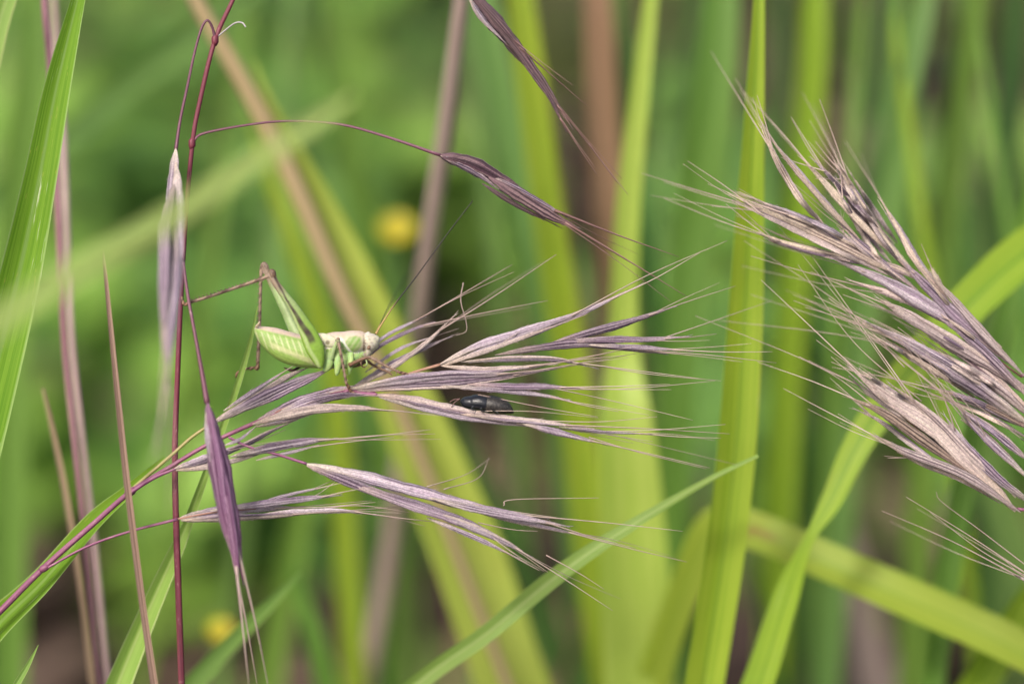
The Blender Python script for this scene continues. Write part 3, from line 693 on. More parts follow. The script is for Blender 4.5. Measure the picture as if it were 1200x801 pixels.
# --- 3. the tan head entering from the right
h3 = empty('brome_panicle', P(1215, 595, .3))
tag(h3, 'tan and mauve brome seed heads hanging in from the right edge with long pale awns', 'grass', 'brome grass seed heads')
ext = root_down(P(1420, 900, 1.5), P(1420, 900, 1.5) - P(1410, 700, 1.2))
sm = smooth([(1420, 900, 1.5, 9), (1410, 700, 1.2, 8), (1380, 520, .8, 7), (1330, 430, .5, 6), (1260, 430, .4, 5), (1196, 440, .35, 4.5)], 8)
k = MB()
k.tube(ext[::-1] + [P(*s[:3]) for s in sm], [.045] * len(ext) + [PX(s[3]) / 2 for s in sm], 8, vlen=True)
k.build('stem', M['purplestem'], h3, h3)
stalk('branch', h3, [(1375, 510, .8, 4), (1310, 560, .4, 4), (1250, 600, .3, 4), (1192, 596, .2, 4)], 'purplestem')
stalk('branch', h3, [(1395, 600, 1, 4), (1330, 670, .6, 4), (1270, 710, .4, 4), (1225, 692, .3, 4)], 'purplestem')
spikelet(h3, .3, [
    ([(1044, 318), (1000, 296), (950, 272), (905, 251), (858, 229)], 13, (752, 203, .8), 'lemma_straw'),
    ([(1030, 310), (985, 283), (940, 262), (893, 244)], 10, (778, 213, .9), 'lemma_straw'),
    ([(965, 262), (935, 230), (910, 190), (893, 152)], 8, (833, 60, 1.4), 'lemma_straw'),
    ([(1007, 280), (965, 236), (926, 191), (904, 164)], 9, (862, 92, 1.2)),
    ([(1044, 297), (1000, 252), (965, 212), (942, 188)], 10, (868, 104, 1.2)),
    ([(1078, 327), (1040, 286), (1010, 241), (984, 198)], 10, (940, 108, 1.5)),
    ([(1112, 352), (1075, 306), (1055, 271), (1033, 236)], 11, (990, 165, 1.6)),
    ([(1108, 345), (1098, 328), (1090, 310)], 8, None),
    ([(1040, 322), (1000, 300), (970, 275), (935, 255)], 8, None, 'lemma_tan'),
    ([(1080, 345), (1040, 312), (1005, 282), (985, 262)], 12, (930, 215, .6), 'lemma_purple'),
    ([(1102, 338), (1040, 311), (980, 300), (925, 286), (893, 274)], 12, (778, 232, .8)),
    ([(1170, 406), (1100, 366), (1040, 331), (978, 304)], 19, (862, 252, .6), 'lemma'),
    ([(1174, 407), (1120, 376), (1060, 350), (998, 329)], 16, (880, 300, .5), 'lemma_cream'),
    ([(1190, 430), (1130, 378), (1085, 334), (1056, 304)], 16, (1010, 262, .6), 'lemma_purple'),
    ([(1200, 440), (1150, 388), (1118, 352), (1092, 322)], 12, None, 'lemma_tan')],
    mat='lemma_straw', wscale=1.05, axis=[(1198, 442), (1120, 385), (1060, 330), (1000, 290)], jit=.14, fill=26)
spikelet(h3, .12, [
    ([(1205, 497), (1140, 450), (1078, 410), (1018, 378)], 26, (930, 352, .5), 'lemma'),
    ([(1207, 458), (1126, 407), (1064, 370), (1030, 350)], 19, (950, 318, .4), 'lemma_tan'),
    ([(1207, 480), (1150, 430), (1102, 398), (1060, 372)], 15, (980, 330, .5), 'lemma_cream'),
    ([(1210, 470), (1160, 418), (1130, 392), (1100, 372)], 14, None, 'lemma_purple'),
    ([(1212, 505), (1156, 476), (1094, 454)], 10, (975, 430, .5), 'lemma_brown'),
    ([(1210, 490), (1170, 455), (1120, 425), (1080, 405)], 16, (1020, 372, .4), 'lemma_tan')],
    mat='lemma_tan', wscale=1.0, axis=[(1212, 500), (1150, 450), (1090, 410)], jit=.1, fill=24)
spikelet(h3, .05, [
    ([(1190, 599), (1140, 545), (1094, 501), (1040, 466), (998, 432)], 25, (892, 328, .4), 'lemma_cream'),
    ([(1204, 585), (1150, 545), (1094, 488), (1045, 451)], 16, (938, 281, .4), 'lemma_tan'),
    ([(1142, 558), (1078, 513), (1037, 484), (996, 466)], 15, (888, 424, .5), 'lemma_brown'),
    ([(1196, 600), (1131, 557), (1062, 529), (1030, 512)], 13, (918, 455, .4), 'lemma_tan'),
    ([(1206, 560), (1150, 508), (1118, 470)], 14, (1055, 392, -.1), 'lemma'),
    ([(1206, 540), (1162, 504), (1119, 475)], 14, (990, 372, .2), 'lemma_purple'),
    ([(1210, 590), (1170, 560), (1130, 518), (1108, 488)], 15, (1085, 415, -.2), 'lemma')],
    mat='lemma_tan', wscale=1.0, axis=[(1194, 598), (1120, 540), (1060, 490)], jit=.08, fill=18,
    awns=[[(1205, 562), (1150, 510, -.3), (1086, 412, -.4)], [(1200, 516), (1150, 478, -.2), (1092, 432, -.3)], [(1160, 520), (1130, 470, -.2), (1090, 440, -.2)],
          [(1080, 470), (1000, 400, .2), (935, 310, .4)], [(1060, 430), (990, 360, .4), (872, 282, .8)], [(1100, 440), (1040, 400, .5), (880, 345, 1)],
          [(1120, 430), (1000, 395, .6), (840, 375, 1)], [(1030, 480), (960, 430, .3), (815, 370, .6)]])
spikelet(h3, .2, [
    ([(1235, 700), (1222, 690), (1205, 681), (1180, 668)], 8, (1033, 598), 'lemma_cream'),
    ([(1235, 690), (1222, 682), (1205, 674)], 8, (1062, 582)),
    ([(1240, 705), (1228, 694), (1212, 684)], 8, (1176, 660))],
    mat='lemma_tan', awns=[[(1210, 668), (1150, 622), (1104, 588), (1097, 576)], [(1205, 676), (1150, 645), (1090, 600)]])

# ------------------------------------------------------------------ insects
def loft(k, pts, n=14, m=6):
    """pts (px,py,d, radius px up/down, radius px in depth) -> capped smooth body"""
    sm = smooth(pts, m)
    path = [P(*s[:3]) for s in sm]
    k.tube(path, [(max(.006, PX(s[3])), max(.006, PX(s[4]))) for s in sm], n)

def insect_mesh(parts, voxel, colour, name, parent, root, mat, extra=None):
    src, ids = MB(), []
    for pid, f in parts:
        f(src)
        ids += [pid] * (len(src.v) - len(ids))
    tmp = src.build('tmp', [], None, None)
    md = tmp.modifiers.new('r', 'REMESH'); md.mode = 'VOXEL'; md.voxel_size = voxel; md.adaptivity = 0
    ms = tmp.modifiers.new('s', 'SMOOTH'); ms.iterations = 3; ms.factor = .4
    dg = bpy.context.evaluated_depsgraph_get()
    me = bpy.data.meshes.new_from_object(tmp.evaluated_get(dg))
    bpy.data.objects.remove(tmp)
    kd = KDTree(len(src.v))
    for i, v in enumerate(src.v): kd.insert(v, i)
    kd.balance()
    cols = []
    for v in me.vertices:
        _, i, _ = kd.find(v.co)
        cols.extend(colour(ids[i], *unP(v.co)))
    # spines stay as they are, joined into the same mesh
    if extra:
        bm = bmesh.new(); bm.from_mesh(me)
        ek, ecol = extra
        vs = [bm.verts.new(v) for v in ek.v]
        for f in ek.f:
            try: bm.faces.new([vs[i] for i in f])
            except ValueError: pass
        bm.to_mesh(me); bm.free()
        cols.extend(list(ecol) * len(ek.v))
    me.name = name
    at = me.color_attributes.new('tint', 'FLOAT_COLOR', 'POINT')
    at.data.foreach_set('color', cols)
    for v in me.vertices: v.co -= root.location
    me.materials.clear(); me.materials.append(mat)
    me.polygons.foreach_set('material_index', [0] * len(me.polygons))
    me.polygons.foreach_set('use_smooth', [True] * len(me.polygons))
    o = bpy.data.objects.new(name, me); COL.objects.link(o); o.parent = parent
    return o

def ss(x, a, b):
    t = max(0, min(1, (x - a) / (b - a))); return t * t * (3 - 2 * t)
def lerp(a, b, t): return tuple(x + (y - x) * t for x, y in zip(a, b))

def cricket_mat():
    m = NT('cricket_skin')
    c = m.mix(1.0, m.n('Attribute', attribute_name='tint').outputs['Color'], (.84, .84, .84, 1), 'MULTIPLY')
    obj = m.n('TexCoord').outputs['Object']
    f = m.noise(obj, 30, 3, .6)
    gv = m.math('MULTIPLY_ADD', m.math('SUBTRACT', f, .5), .55, 1.0)
    c = m.n('HueSaturation', {'Hue': .5, 'Saturation': 1.0, 'Value': gv, 'Fac': 1.0, 'Color': c}).outputs[0]
    bump = m.n('Bump', {'Strength': .25, 'Distance': .01, 'Height': f}).outputs[0]
    p = m.n('BsdfPrincipled', {'Base Color': c, 'Roughness': .52, 'Specular IOR Level': .4, 'Normal': bump, 'Subsurface Weight': .4,
                               'Subsurface Radius': (.05, .06, .02), 'Subsurface Scale': 1.0}).outputs[0]
    return m.surf(p)

GREEN = (.30, .46, .11, 1); LIGHT = (.45, .60, .22, 1); CREAM = (.70, .64, .50, 1); BROWN = (.19, .105, .065, 1); DKB = (.06, .035, .03, 1)
WHITE = (.78, .78, .66, 1)
def axis_uv(px, py, a, b):
    dx, dy = b[0] - a[0], b[1] - a[1]
    L = math.hypot(dx, dy)
    t = ((px - a[0]) * dx + (py - a[1]) * dy) / L / L
    s = ((px - a[0]) * -dy + (py - a[1]) * dx) / L
    return t, s

def cricket_colour(pid, px, py, d):
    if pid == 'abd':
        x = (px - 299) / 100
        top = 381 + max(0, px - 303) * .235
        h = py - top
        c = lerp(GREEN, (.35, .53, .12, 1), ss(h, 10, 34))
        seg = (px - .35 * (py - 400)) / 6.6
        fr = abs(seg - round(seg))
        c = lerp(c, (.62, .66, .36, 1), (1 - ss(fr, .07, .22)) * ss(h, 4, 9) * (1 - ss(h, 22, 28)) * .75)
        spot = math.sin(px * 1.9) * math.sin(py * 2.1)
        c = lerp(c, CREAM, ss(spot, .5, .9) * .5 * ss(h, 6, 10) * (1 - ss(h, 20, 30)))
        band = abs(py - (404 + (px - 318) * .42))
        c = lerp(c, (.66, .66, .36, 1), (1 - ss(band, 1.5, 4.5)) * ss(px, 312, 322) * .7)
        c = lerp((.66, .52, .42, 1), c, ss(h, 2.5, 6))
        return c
    if pid == 'wing':
        return lerp((.72, .68, .50, 1), (.14, .12, .06, 1), (1 - ss(math.hypot(px - 384, py - 401), 1.5, 3.5)) * .8)
    if pid == 'pron':
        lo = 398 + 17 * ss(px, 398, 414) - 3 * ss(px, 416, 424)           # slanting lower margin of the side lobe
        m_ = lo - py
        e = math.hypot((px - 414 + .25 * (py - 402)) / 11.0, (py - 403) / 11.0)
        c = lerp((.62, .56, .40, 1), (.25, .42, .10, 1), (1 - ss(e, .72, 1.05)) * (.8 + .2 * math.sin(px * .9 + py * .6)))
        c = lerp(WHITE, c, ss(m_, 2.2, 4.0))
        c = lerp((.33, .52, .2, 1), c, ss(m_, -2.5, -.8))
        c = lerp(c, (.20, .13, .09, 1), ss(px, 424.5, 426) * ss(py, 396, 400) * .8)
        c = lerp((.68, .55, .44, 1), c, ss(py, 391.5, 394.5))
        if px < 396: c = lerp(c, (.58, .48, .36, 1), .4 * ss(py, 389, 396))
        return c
    if pid == 'thor':
        return lerp(LIGHT, (.35, .55, .2, 1), .5 + .5 * math.sin(px * .6 + py * .35))
    if pid == 'head':
        c = lerp((.66, .62, .49, 1), (.36, .29, .23, 1), ss(math.sin(px * .9 - py * .55) + .6 * math.sin(py * 1.4 + px * .3), .1, 1.3) * .5)
        c = lerp(c, (.60, .54, .42, 1), ss(py, 407, 416))
        c = lerp(c, (.22, .15, .11, 1), (1 - ss(abs(px - 426.5 - .1 * (py - 400)), .6, 1.8)) * .6)
        return lerp((.74, .68, .58, 1), c, ss(py, 389.5, 395))
    if pid in ('fnear', 'ffar'):
        a, b = ((319, 321), (374, 428)) if pid == 'fnear' else ((310, 311), (366, 426))
        t, s = axis_uv(px, py, a, b)
        hw = 3.5 + 8 * ss(t, .25, .8)
        g = lerp((.33, .44, .17, 1), (.27, .45, .06, 1), ss(t, .3, .7)) if pid == 'fnear' else (.35, .48, .2, 1)
        c = lerp((.36, .27, .20, 1), g, ss(t, .10, .28))
        q = -s / hw + .05 * math.sin(t * 25)           # >0 on the upper right side
        line = (1 - ss(abs(q - (.5 if t > .3 else .3)), .2, .5)) * (1 - ss(t, .74, .80)) * (.9 + .1 * math.sin(t * 50))
        c = lerp(c, DKB, max(0, line) * (1.0 if pid == 'fnear' else .3))
        c = lerp(c, (.62, .70, .40, 1), (1 - ss(abs(q + .1), .05, .3)) * .5 * ss(t, .15, .3))
        return c
    if pid == 'knee': return (.15, .09, .06, 1)
    if pid == 'tib':
        return lerp((.33, .23, .17, 1), (.15, .09, .065, 1), ss(math.sin(px * .53 + py * .61) + .7 * math.sin(px * .23 - py * .31 + 2), -.3, 1.3))
    if pid == 'tars': return lerp((.10, .05, .035, 1), (.32, .19, .12, 1), .5 + .5 * math.sin(px * 1.1 + py * .9))
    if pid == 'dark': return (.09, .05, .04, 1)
    if pid == 'lgreen': return (.40, .52, .24, 1)
    return BROWN

cr = empty('bush_cricket', P(408, 456, -.1))
tag(cr, 'small green bush cricket nymph with long bent hind legs on the middle seed head', 'cricket')
def lg(pts, n=8, m=5): return lambda k: loft(k, pts, n, m)
CX = .05
parts = [
 ('abd', lg([(298, 385, CX, 1.5, 1.5), (301, 386.5, CX, 5, 5), (308, 391, CX, 10, 9), (319, 397.5, CX, 15, 13), (335, 406, CX, 18.5, 16), (352, 411, CX, 19, 17), (374, 412, CX, 19, 17), (392, 409, CX, 17, 15), (404, 408, CX, 14, 13)], 20)),
 ('abd', lg([(300, 383, CX - .05, 1.8, 1.6), (303, 379, CX - .1, 1.4, 1.4), (305, 376, CX - .12, .6, .6)])),
 ('wing', lg([(366, 394, CX - .05, 2, 2), (372, 395, CX - .1, 5, 6), (379, 397, CX - .13, 7, 6), (386, 399.5, CX - .15, 7.5, 4), (393, 401, CX - .16, 5, 2)], 10)),
 ('thor', lg([(382, 414, CX, 10, 10), (394, 418, CX, 13, 12), (408, 419, CX, 12, 11), (420, 415, CX, 9, 9), (430, 410, CX, 5, 6)], 14)),
 ('thor', lg([(384, 414, CX - .14, 3, 3), (385, 424, CX - .15, 5.5, 4), (382, 432, CX - .15, 4, 3), (378, 434, CX - .15, 1.5, 1.5)], 10)),
 ('thor', lg([(396, 412, CX - .13, 3, 2), (396, 424, CX - .14, 4.5, 3.5), (395, 436, CX - .13, 3, 2.5), (394, 440, CX - .12, 1, 1)], 10)),
 ('thor', lg([(411, 414, CX - .11, 3, 2), (411, 424, CX - .13, 4, 3), (410, 433, CX - .12, 2.6, 2.5), (409, 439, CX - .1, 1, 1)], 10)),
 ('pron', lg([(382, 394, CX, 4, 8), (387, 396, CX, 7.5, 12), (395, 398.5, CX, 10.5, 15), (404, 401, CX, 13.5, 16.5), (413, 401.5, CX, 14.5, 17), (421, 400.5, CX, 13.5, 16), (427, 399.5, CX, 11.5, 13), (430, 399, CX, 8, 10)], 22)),
 ('head', lg([(426, 400, CX, 10, 12), (430, 400.5, CX, 12.3, 12.5), (435, 400.5, CX, 11.6, 12), (440, 399, CX, 8.6, 9.5), (443.5, 398, CX, 5, 6), (445.5, 398, CX, 1.4, 2)], 20)),
 ('head', lg([(433, 404, CX, 7, 9), (430.5, 411, CX, 6.5, 8), (428, 417, CX, 5, 6), (426.5, 420.5, CX, 2, 3)], 16)),
 ('fnear', lg([(317, 317, -.30, 2.6, 2.4), (319, 321, -.30, 4.3, 3), (322, 330, -.30, 4.2, 2.8), (332, 344, -.29, 4.9, 3.2), (344, 360, -.28, 6, 4), (355, 379, -.26, 8.3, 5), (362, 392, -.24, 10.2, 6), (368, 406, -.22, 11.2, 6.5), (372, 417, -.2, 9, 5.5), (375, 427, -.18, 5, 4), (377, 431, -.16, 2, 2)], 14)),
 ('ffar', lg([(309, 308, .36, 2.6, 2.4), (311, 312, .36, 4, 3), (314, 322, .36, 4, 3), (323, 340, .36, 5, 3.4), (335, 362, .35, 7, 4.5), (346, 384, .33, 9, 5.5), (357, 408, .3, 9.5, 5.5), (364, 424, .26, 6, 4), (367, 430, .22, 2, 2)], 12)),
 ('knee', lg([(316, 316, -.31, 2, 2), (319, 319, -.31, 4.2, 3.4), (321, 324, -.31, 3.2, 3)])),
 ('knee', lg([(308, 307, .36, 1.6, 2), (310, 310, .36, 3.6, 3), (312, 315, .36, 3, 2.6)])),
 ('tib', lg([(321, 320, -.31, 2.8, 2.4), (311, 325, -.29, 2.3, 2.1), (270, 339, -.22, 2.1, 2), (240, 349, -.16, 2, 1.9), (222, 354, -.12, 2.2, 2)])),
 ('tars', lg([(223, 354, -.12, 2.0, 2), (219, 356, -.1, 2.6, 2.2), (215.5, 356.5, -.07, 2.0, 1.8), (214, 352, -.06, 1.8, 1.6), (213, 347, -.06, 1.2, 1.2)])),
 ('tib', lg([(308, 309, .36, 2.5, 2.3), (306, 318, .36, 2.3, 2.1), (305, 350, .36, 2.0, 1.9), (304, 385, .36, 2.1, 2), (302, 428, .36, 2.3, 2.1)])),
 ('tars', lg([(302.5, 427, .36, 2.2, 2.0), (301, 431, .36, 3.4, 2.6), (297.5, 430.5, .37, 1.4, 1.4), (293.5, 431.5, .38, 2.7, 2.2), (290, 431.5, .40, 1.2, 1.2), (286.5, 432.5, .42, 2.4, 2), (282, 434, .46, 1.1, 1.1), (278, 437.5, .5, 2.2, 1.8), (276, 443, .52, .8, .8)], 8, 6)),
 ('lgreen', lg([(388, 420, CX - .16, 3.4, 3), (391, 410, CX - .2, 2.8, 2.6), (396, 398, CX - .25, 2.3, 2.2)])),
 ('tib', lg([(395.5, 395, CX - .25, 1.4, 1.4), (396.5, 398, CX - .25, 2.3, 2), (399, 412, CX - .25, 1.8, 1.7), (403, 433, CX - .22, 1.7, 1.6), (406, 450, CX - .2, 1.7, 1.6)])),
 ('tars', lg([(406, 449, CX - .2, 1.8, 1.7), (409, 454, CX - .16, 2.4, 2), (411, 458, CX - .14, 1.8, 1.7), (415, 461, CX - .14, 2.1, 1.8), (418, 460, CX - .14, .8, .8)])),
 ('leg', lg([(409, 428, CX - .16, 2.6, 2.4), (417, 424, CX - .2, 2.4, 2.2), (426, 420, CX - .22, 2.1, 2), (434, 418.5, CX - .22, 1.9, 1.9)])),
 ('tib', lg([(432, 418, CX - .22, 1.6, 1.6), (437, 420, CX - .22, 2.2, 2), (452, 428.5, CX - .2, 1.7, 1.6), (468, 436, CX - .16, 1.7, 1.6)])),
 ('tars', lg([(467, 436, CX - .16, 1.8, 1.7), (472, 437, CX - .14, 2.2, 1.9), (477, 438, CX - .13, 1.6, 1.5), (480, 441, CX - .12, .7, .7)])),
 ('leg', lg([(412, 428, CX + .14, 3, 2.6), (420, 427, CX + .18, 2.7, 2.4), (430, 423, CX + .2, 2.2, 2.1), (436, 427, CX + .2, 1.8, 1.7), (446, 432, CX + .18, 1.6, 1.5), (456, 436, CX + .15, 1.5, 1.4), (460, 440, CX + .13, .8, .8)])),
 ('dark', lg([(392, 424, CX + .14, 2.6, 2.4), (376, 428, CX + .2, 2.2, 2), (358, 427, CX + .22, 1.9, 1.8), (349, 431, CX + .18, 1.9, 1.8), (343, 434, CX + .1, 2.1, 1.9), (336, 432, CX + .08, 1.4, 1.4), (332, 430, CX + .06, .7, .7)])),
 ('leg', lg([(425, 419, CX - .05, 1.6, 1.5), (423, 426, CX - .1, 1.3, 1.2), (426, 430, CX - .12, 1.0, 1.0), (430, 428, CX - .12, .8, .8)])),
 ('lgreen', lg([(428, 419, CX, 1.3, 1.3), (430, 426, CX - .03, 1.1, 1.1), (427, 431, CX - .05, .8, .8)])),
]
sk = MB()
def spines(a, b, n, L, both=True):
    for i in range(n):
        t = (i + .5) / n
        q = [x + (y - x) * t for x, y in zip(a, b)]
        dx, dy = b[0] - a[0], b[1] - a[1]
        l = math.hypot(dx, dy); nx, ny = -dy / l, dx / l
        for sg in ((-1, 1) if both else (1,)):
            e = (q[0] + sg * nx * L + dx / l * L * .5, q[1] + sg * ny * L + dy / l * L * .5, q[2] - .02)
            sk.tube([P(q[0] + sg * nx, q[1] + sg * ny, q[2]), P(*e)], [.007, .0015], 4)
spines((311, 325, -.29), (224, 353, -.13), 20, 3.6)
spines((305, 330, .36), (302, 424, .36), 18, 3.2)
spines((437, 420, CX - .22), (467, 436, CX - .16), 7, 3.6)
spines((399, 412, CX - .25), (406, 448, CX - .2), 6, 3)
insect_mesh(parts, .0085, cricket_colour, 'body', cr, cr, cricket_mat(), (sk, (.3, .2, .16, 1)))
# eyes, antennae
k = MB()
loft(k, [(433, 398.5, CX - .07, .6, .6), (432.8, 400.5, CX - .085, 2.6, 2.4), (432.4, 404, CX - .09, 3.2, 2.8), (432, 407.5, CX - .085, 2.4, 2.4), (431.8, 409.5, CX - .07, .6, .6)], 12)
k.build('eye', plain_mat('cricket_eye', (.30, .20, .14, 1), .25, .6, nscale=40, namt=.3), cr, cr)
k = MB()
loft(k, [(437, 393.5, CX + .1, .6, .6), (437, 396, CX + .12, 2.4, 2.2), (437, 400, CX + .12, 3, 2.6), (436, 404, CX + .1, .8, .8)], 12)
k.build('eye', plain_mat('cricket_far_eye', (.36, .27, .2, 1), .25, .6, nscale=40), cr, cr)
def antenna(pts, root, mat, w0, w1):
    sm = smooth(pts, 10); n = len(sm); k = MB()
    k.tube([P(*s) for s in sm], [PX(w0 + (w1 - w0) * (i / (n - 1)) ** .6) / 2 for i in range(n)], 6, vlen=True)
    return k.build('antenna', mat, root, root)
am = NT('cricket_antenna')
u_, v_ = am.uv()
ac = am.mix(am.step(v_, .2, .55), (.46, .31, .13, 1), (.025, .02, .02, 1))
am = am.surf(am.n('BsdfPrincipled', {'Base Color': ac, 'Roughness': .5}).outputs[0])
antenna([(441, 391, CX - .05), (447, 380, CX - .1), (463, 356, CX - .15), (490, 321, CX - .2), (522, 277, CX - .25), (554, 235, CX - .3)], cr, am, 2.5, 1.0)
antenna([(440, 391, CX + .07), (445, 381, CX + .4), (459, 352, CX + 1.2), (478, 318, CX + 2.4), (495, 284, CX + 3.6)], cr, am, 2.2, .6)

# beetle
bt = empty('beetle', P(572, 482, -.1))
tag(bt, 'tiny shiny black beetle wedged between two mauve spikelets', 'beetle')
BD = .06
def beetle_mat(name, c, rough, c2):
    m = NT(name)
    obj = m.n('TexCoord').outputs['Object']
    f = m.noise(obj, 45, 3, .6)
    cc = m.mix(m.step(f, .4, .7), c, c2)
    bump = m.n('Bump', {'Strength': .5, 'Distance': .008, 'Height': f}).outputs[0]
    return m.surf(m.n('BsdfPrincipled', {'Base Color': cc, 'Roughness': rough, 'Specular IOR Level': .6, 'Normal': bump}).outputs[0])
bparts = [
 ('b', lg([(539.45, 472.28, BD, 1.29, 2), (540.86, 471.85, BD, 4.3, 5), (544.62, 471.42, BD, 6.71, 8), (549.32, 471.42, BD, 7.74, 10), (553.08, 471.68, BD, 8.08, 11)], 16)),
 ('b', lg([(550.26, 471.42, BD, 7.05, 9), (554.02, 471.42, BD, 9.12, 12), (561.54, 471.42, BD, 9.98, 13.5), (568.12, 472.71, BD, 9.63, 13.5), (572.82, 474.43, BD, 8.43, 12)], 18)),
 ('b', lg([(569.06, 474.86, BD, 8.17, 11), (579.4, 476.58, BD, 8.17, 11), (590.68, 479.16, BD, 6.02, 9), (600.08, 481.74, BD, 1.72, 3)], 14)),
 ('l', lg([(554.02, 477.44, BD - .08, 1.12, 1.3), (552.14, 479.16, BD - .2, 1.12, 1.2), (557.78, 480.88, BD - .26, 0.77, .9), (554.96, 485.18, BD - .27, 0.52, .6)], 6)),
 ('l', lg([(563.42, 478.3, BD - .08, 1.12, 1.3), (564.36, 480.88, BD - .2, 1.03, 1.2), (569.06, 481.74, BD - .27, 0.77, .9), (573.76, 484.32, BD - .27, 0.52, .6)], 6)),
 ('l', lg([(576.58, 480.88, BD - .08, 1.12, 1.3), (580.34, 481.74, BD - .16, 1.03, 1.2), (585.04, 484.32, BD - .2, 0.6, .7)], 6)),
]
insect_mesh(bparts, .0085, lambda pid, x, y, d: (.012, .013, .017, 1), 'body', bt, bt, beetle_mat('beetle_shell', (.010, .012, .017, 1), .28, (.02, .022, .03, 1)))
k = MB()
loft(k, [(567.18, 473.14, BD, 5.16, 8), (570.0, 473.14, BD, 9.46, 13), (578.46, 474.0, BD, 10.49, 14), (588.8, 476.58, BD, 9.29, 12.5), (595.38, 479.59, BD, 6.45, 9.5), (600.08, 482.6, BD, 2.58, 4.5), (601.96, 483.89, BD, 0.43, .6)], 18)
k.build('wing_case', beetle_mat('beetle_wing_case', (.018, .016, .016, 1), .5, (.065, .058, .052, 1)), bt, bt)
for s_, e_ in ((-.09, [(533, 471, BD - .12), (529, 477, BD - .13)]), (.05, [(532, 468, BD + .08), (527, 471, BD + .1)])):
    k = MB(); q = smooth([(539, 467, BD + s_)] + e_, 6)
    k.tube([P(*t) for t in q], [PX(1.0) / 2] * len(q), 5); k.build('antenna', M['awn_dark'], bt, bt)

# ------------------------------------------------------------------ ground and low growth
def ground_mat():
    m = NT('meadow_soil')
    pos = m.n('NewGeometry').outputs['Position']
    a = m.noise(pos, .11, 4, .6)
    b = m.noise(pos, .9, 4, .65)
    c = m.mix(m.step(b, .35, .7), (.010, .0075, .006, 1), (.030, .022, .017, 1))
    c = m.mix(m.math('MULTIPLY', m.step(a, .52, .66), .8), c, (.055, .085, .025, 1))
    bump = m.n('Bump', {'Strength': .8, 'Distance': .6, 'Height': b}).outputs[0]
    return m.surf(m.n('BsdfPrincipled', {'Base Color': c, 'Roughness': .9, 'Specular IOR Level': .1, 'Normal': bump}).outputs[0])
k = MB()
xs = [-4000, -900, -250] + [-120 + 6 * i for i in range(41)] + [250, 900, 4000]
ys = [-4000, -900, -200] + [-60 + 6 * i for i in range(46)] + [350, 900, 4000]
from mathutils import noise as mnoise
rows = []
for y in ys:
    rows.append([Vector((x, y, (.8 * mnoise.noise(Vector((x * .06, y * .06, 0))) if abs(x) < 130 and -70 < y < 220 else 0) - .3)) for x in xs])
k.grid(rows, [[(0, 0)] * len(xs)] * len(ys))
g = k.build('ground', ground_mat()); tag(g, kind='structure')

def leaf_mat(name, a, b, tr=.3):
    m = NT(name)
    pos = m.n('NewGeometry').outputs['Position']
    f = m.noise(pos, .5, 3)
    c = m.mix(m.step(f, .35, .65), a, b)
    p = m.n('BsdfPrincipled', {'Base Color': c, 'Roughness': .5, 'Specular IOR Level': .3}).outputs[0]
    return m.surf(m.n('MixShader', {0: tr, 1: p, 2: m.n('BsdfTranslucent', {'Color': c}).outputs[0]}).outputs[0])
LM = [leaf_mat('leaf_mid', (.10, .23, .045, 1), (.16, .31, .06, 1)), leaf_mat('leaf_bright', (.18, .34, .05, 1), (.25, .42, .07, 1)), leaf_mat('leaf_olive', (.10, .14, .04, 1), (.16, .19, .06, 1))]
rg = random.Random(3)
def leaf(k, c, r, mi):
    """one oval leaf, folded along its midrib"""
    yaw = rg.uniform(0, 6.28); tl = rg.uniform(.1, .9)
    ax = Vector((math.cos(yaw), math.sin(yaw), rg.uniform(-.2, .5))).normalized()
    up = Vector((rg.gauss(0, .4), rg.gauss(0, .4) - .35, 1)).normalized()
    sd = ax.cross(up).normalized(); up = sd.cross(ax)
    rows, uvs = [], []
    for i, (t, w) in enumerate(((0, .06), (.25, .8), (.5, 1), (.78, .7), (1, .04))):
        p = c + ax * (r * 2 * (t - .5)) + up * (-.5 * r * (t - .5) ** 2)
        rows.append([p - sd * (w * r * .55) + up * (.18 * r * w), p, p + sd * (w * r * .55) + up * (.18 * r * w)])
        uvs.append([(0, t), (.5, t), (1, t)])
    k.grid(rows, uvs, False, mi)
# (px, py on the ground, spread px, count, height cm, tone)
patches = [
 (60, 120, 120, 260, 9, 0), (180, 100, 120, 260, 9, 0), (130, 260, 110, 240, 8, 0), (60, 400, 90, 180, 8, 1), (40, 560, 80, 160, 7, 1), (140, 420, 80, 170, 8, 0),
 (300, 240, 70, 90, 7, 0), (320, 90, 50, 40, 7, 0), (240, 330, 90, 190, 7, 0), (350, 500, 80, 170, 7, 0), (330, 620, 80, 170, 6, 0), (230, 520, 80, 150, 7, 0), (270, 700, 70, 120, 5, 1),
 (380, 720, 50, 90, 5, 0), (20, 640, 60, 160, 6, 1), (60, 520, 70, 150, 7, 1), (200, 640, 60, 90, 5, 0), (170, 330, 110, 260, 9, 1), (440, 360, 60, 160, 8, 1), (560, 380, 45, 110, 7, 1), (470, 300, 30, 30, 7, 0), 
 (800, 250, 50, 40, 7, 0), (850, 480, 70, 140, 7, 0), (900, 650, 60, 90, 6, 0), (1000, 430, 60, 60, 6, 0), (1170, 400, 50, 60, 6, 1), (1120, 480, 60, 40, 5, 2),
 (1180, 620, 60, 90, 6, 0),]
k = MB()
for px, py, sp, n, h, tone in patches:
    for _ in range(n):
        q = G(px + rg.gauss(0, sp * .55), py + rg.gauss(0, sp * .55))
        if q.y > 220: continue
        z = abs(rg.gauss(0, h * .5)) + .4
        leaf(k, Vector((q.x, q.y, z)), rg.uniform(.8, 2.4), tone if rg.random() < .7 else rg.choice((0, 1, 2)))
o = k.build('ground_cover', LM); tag(o, 'low green leaves covering the soil behind the grass', 'ground cover', kind='stuff')

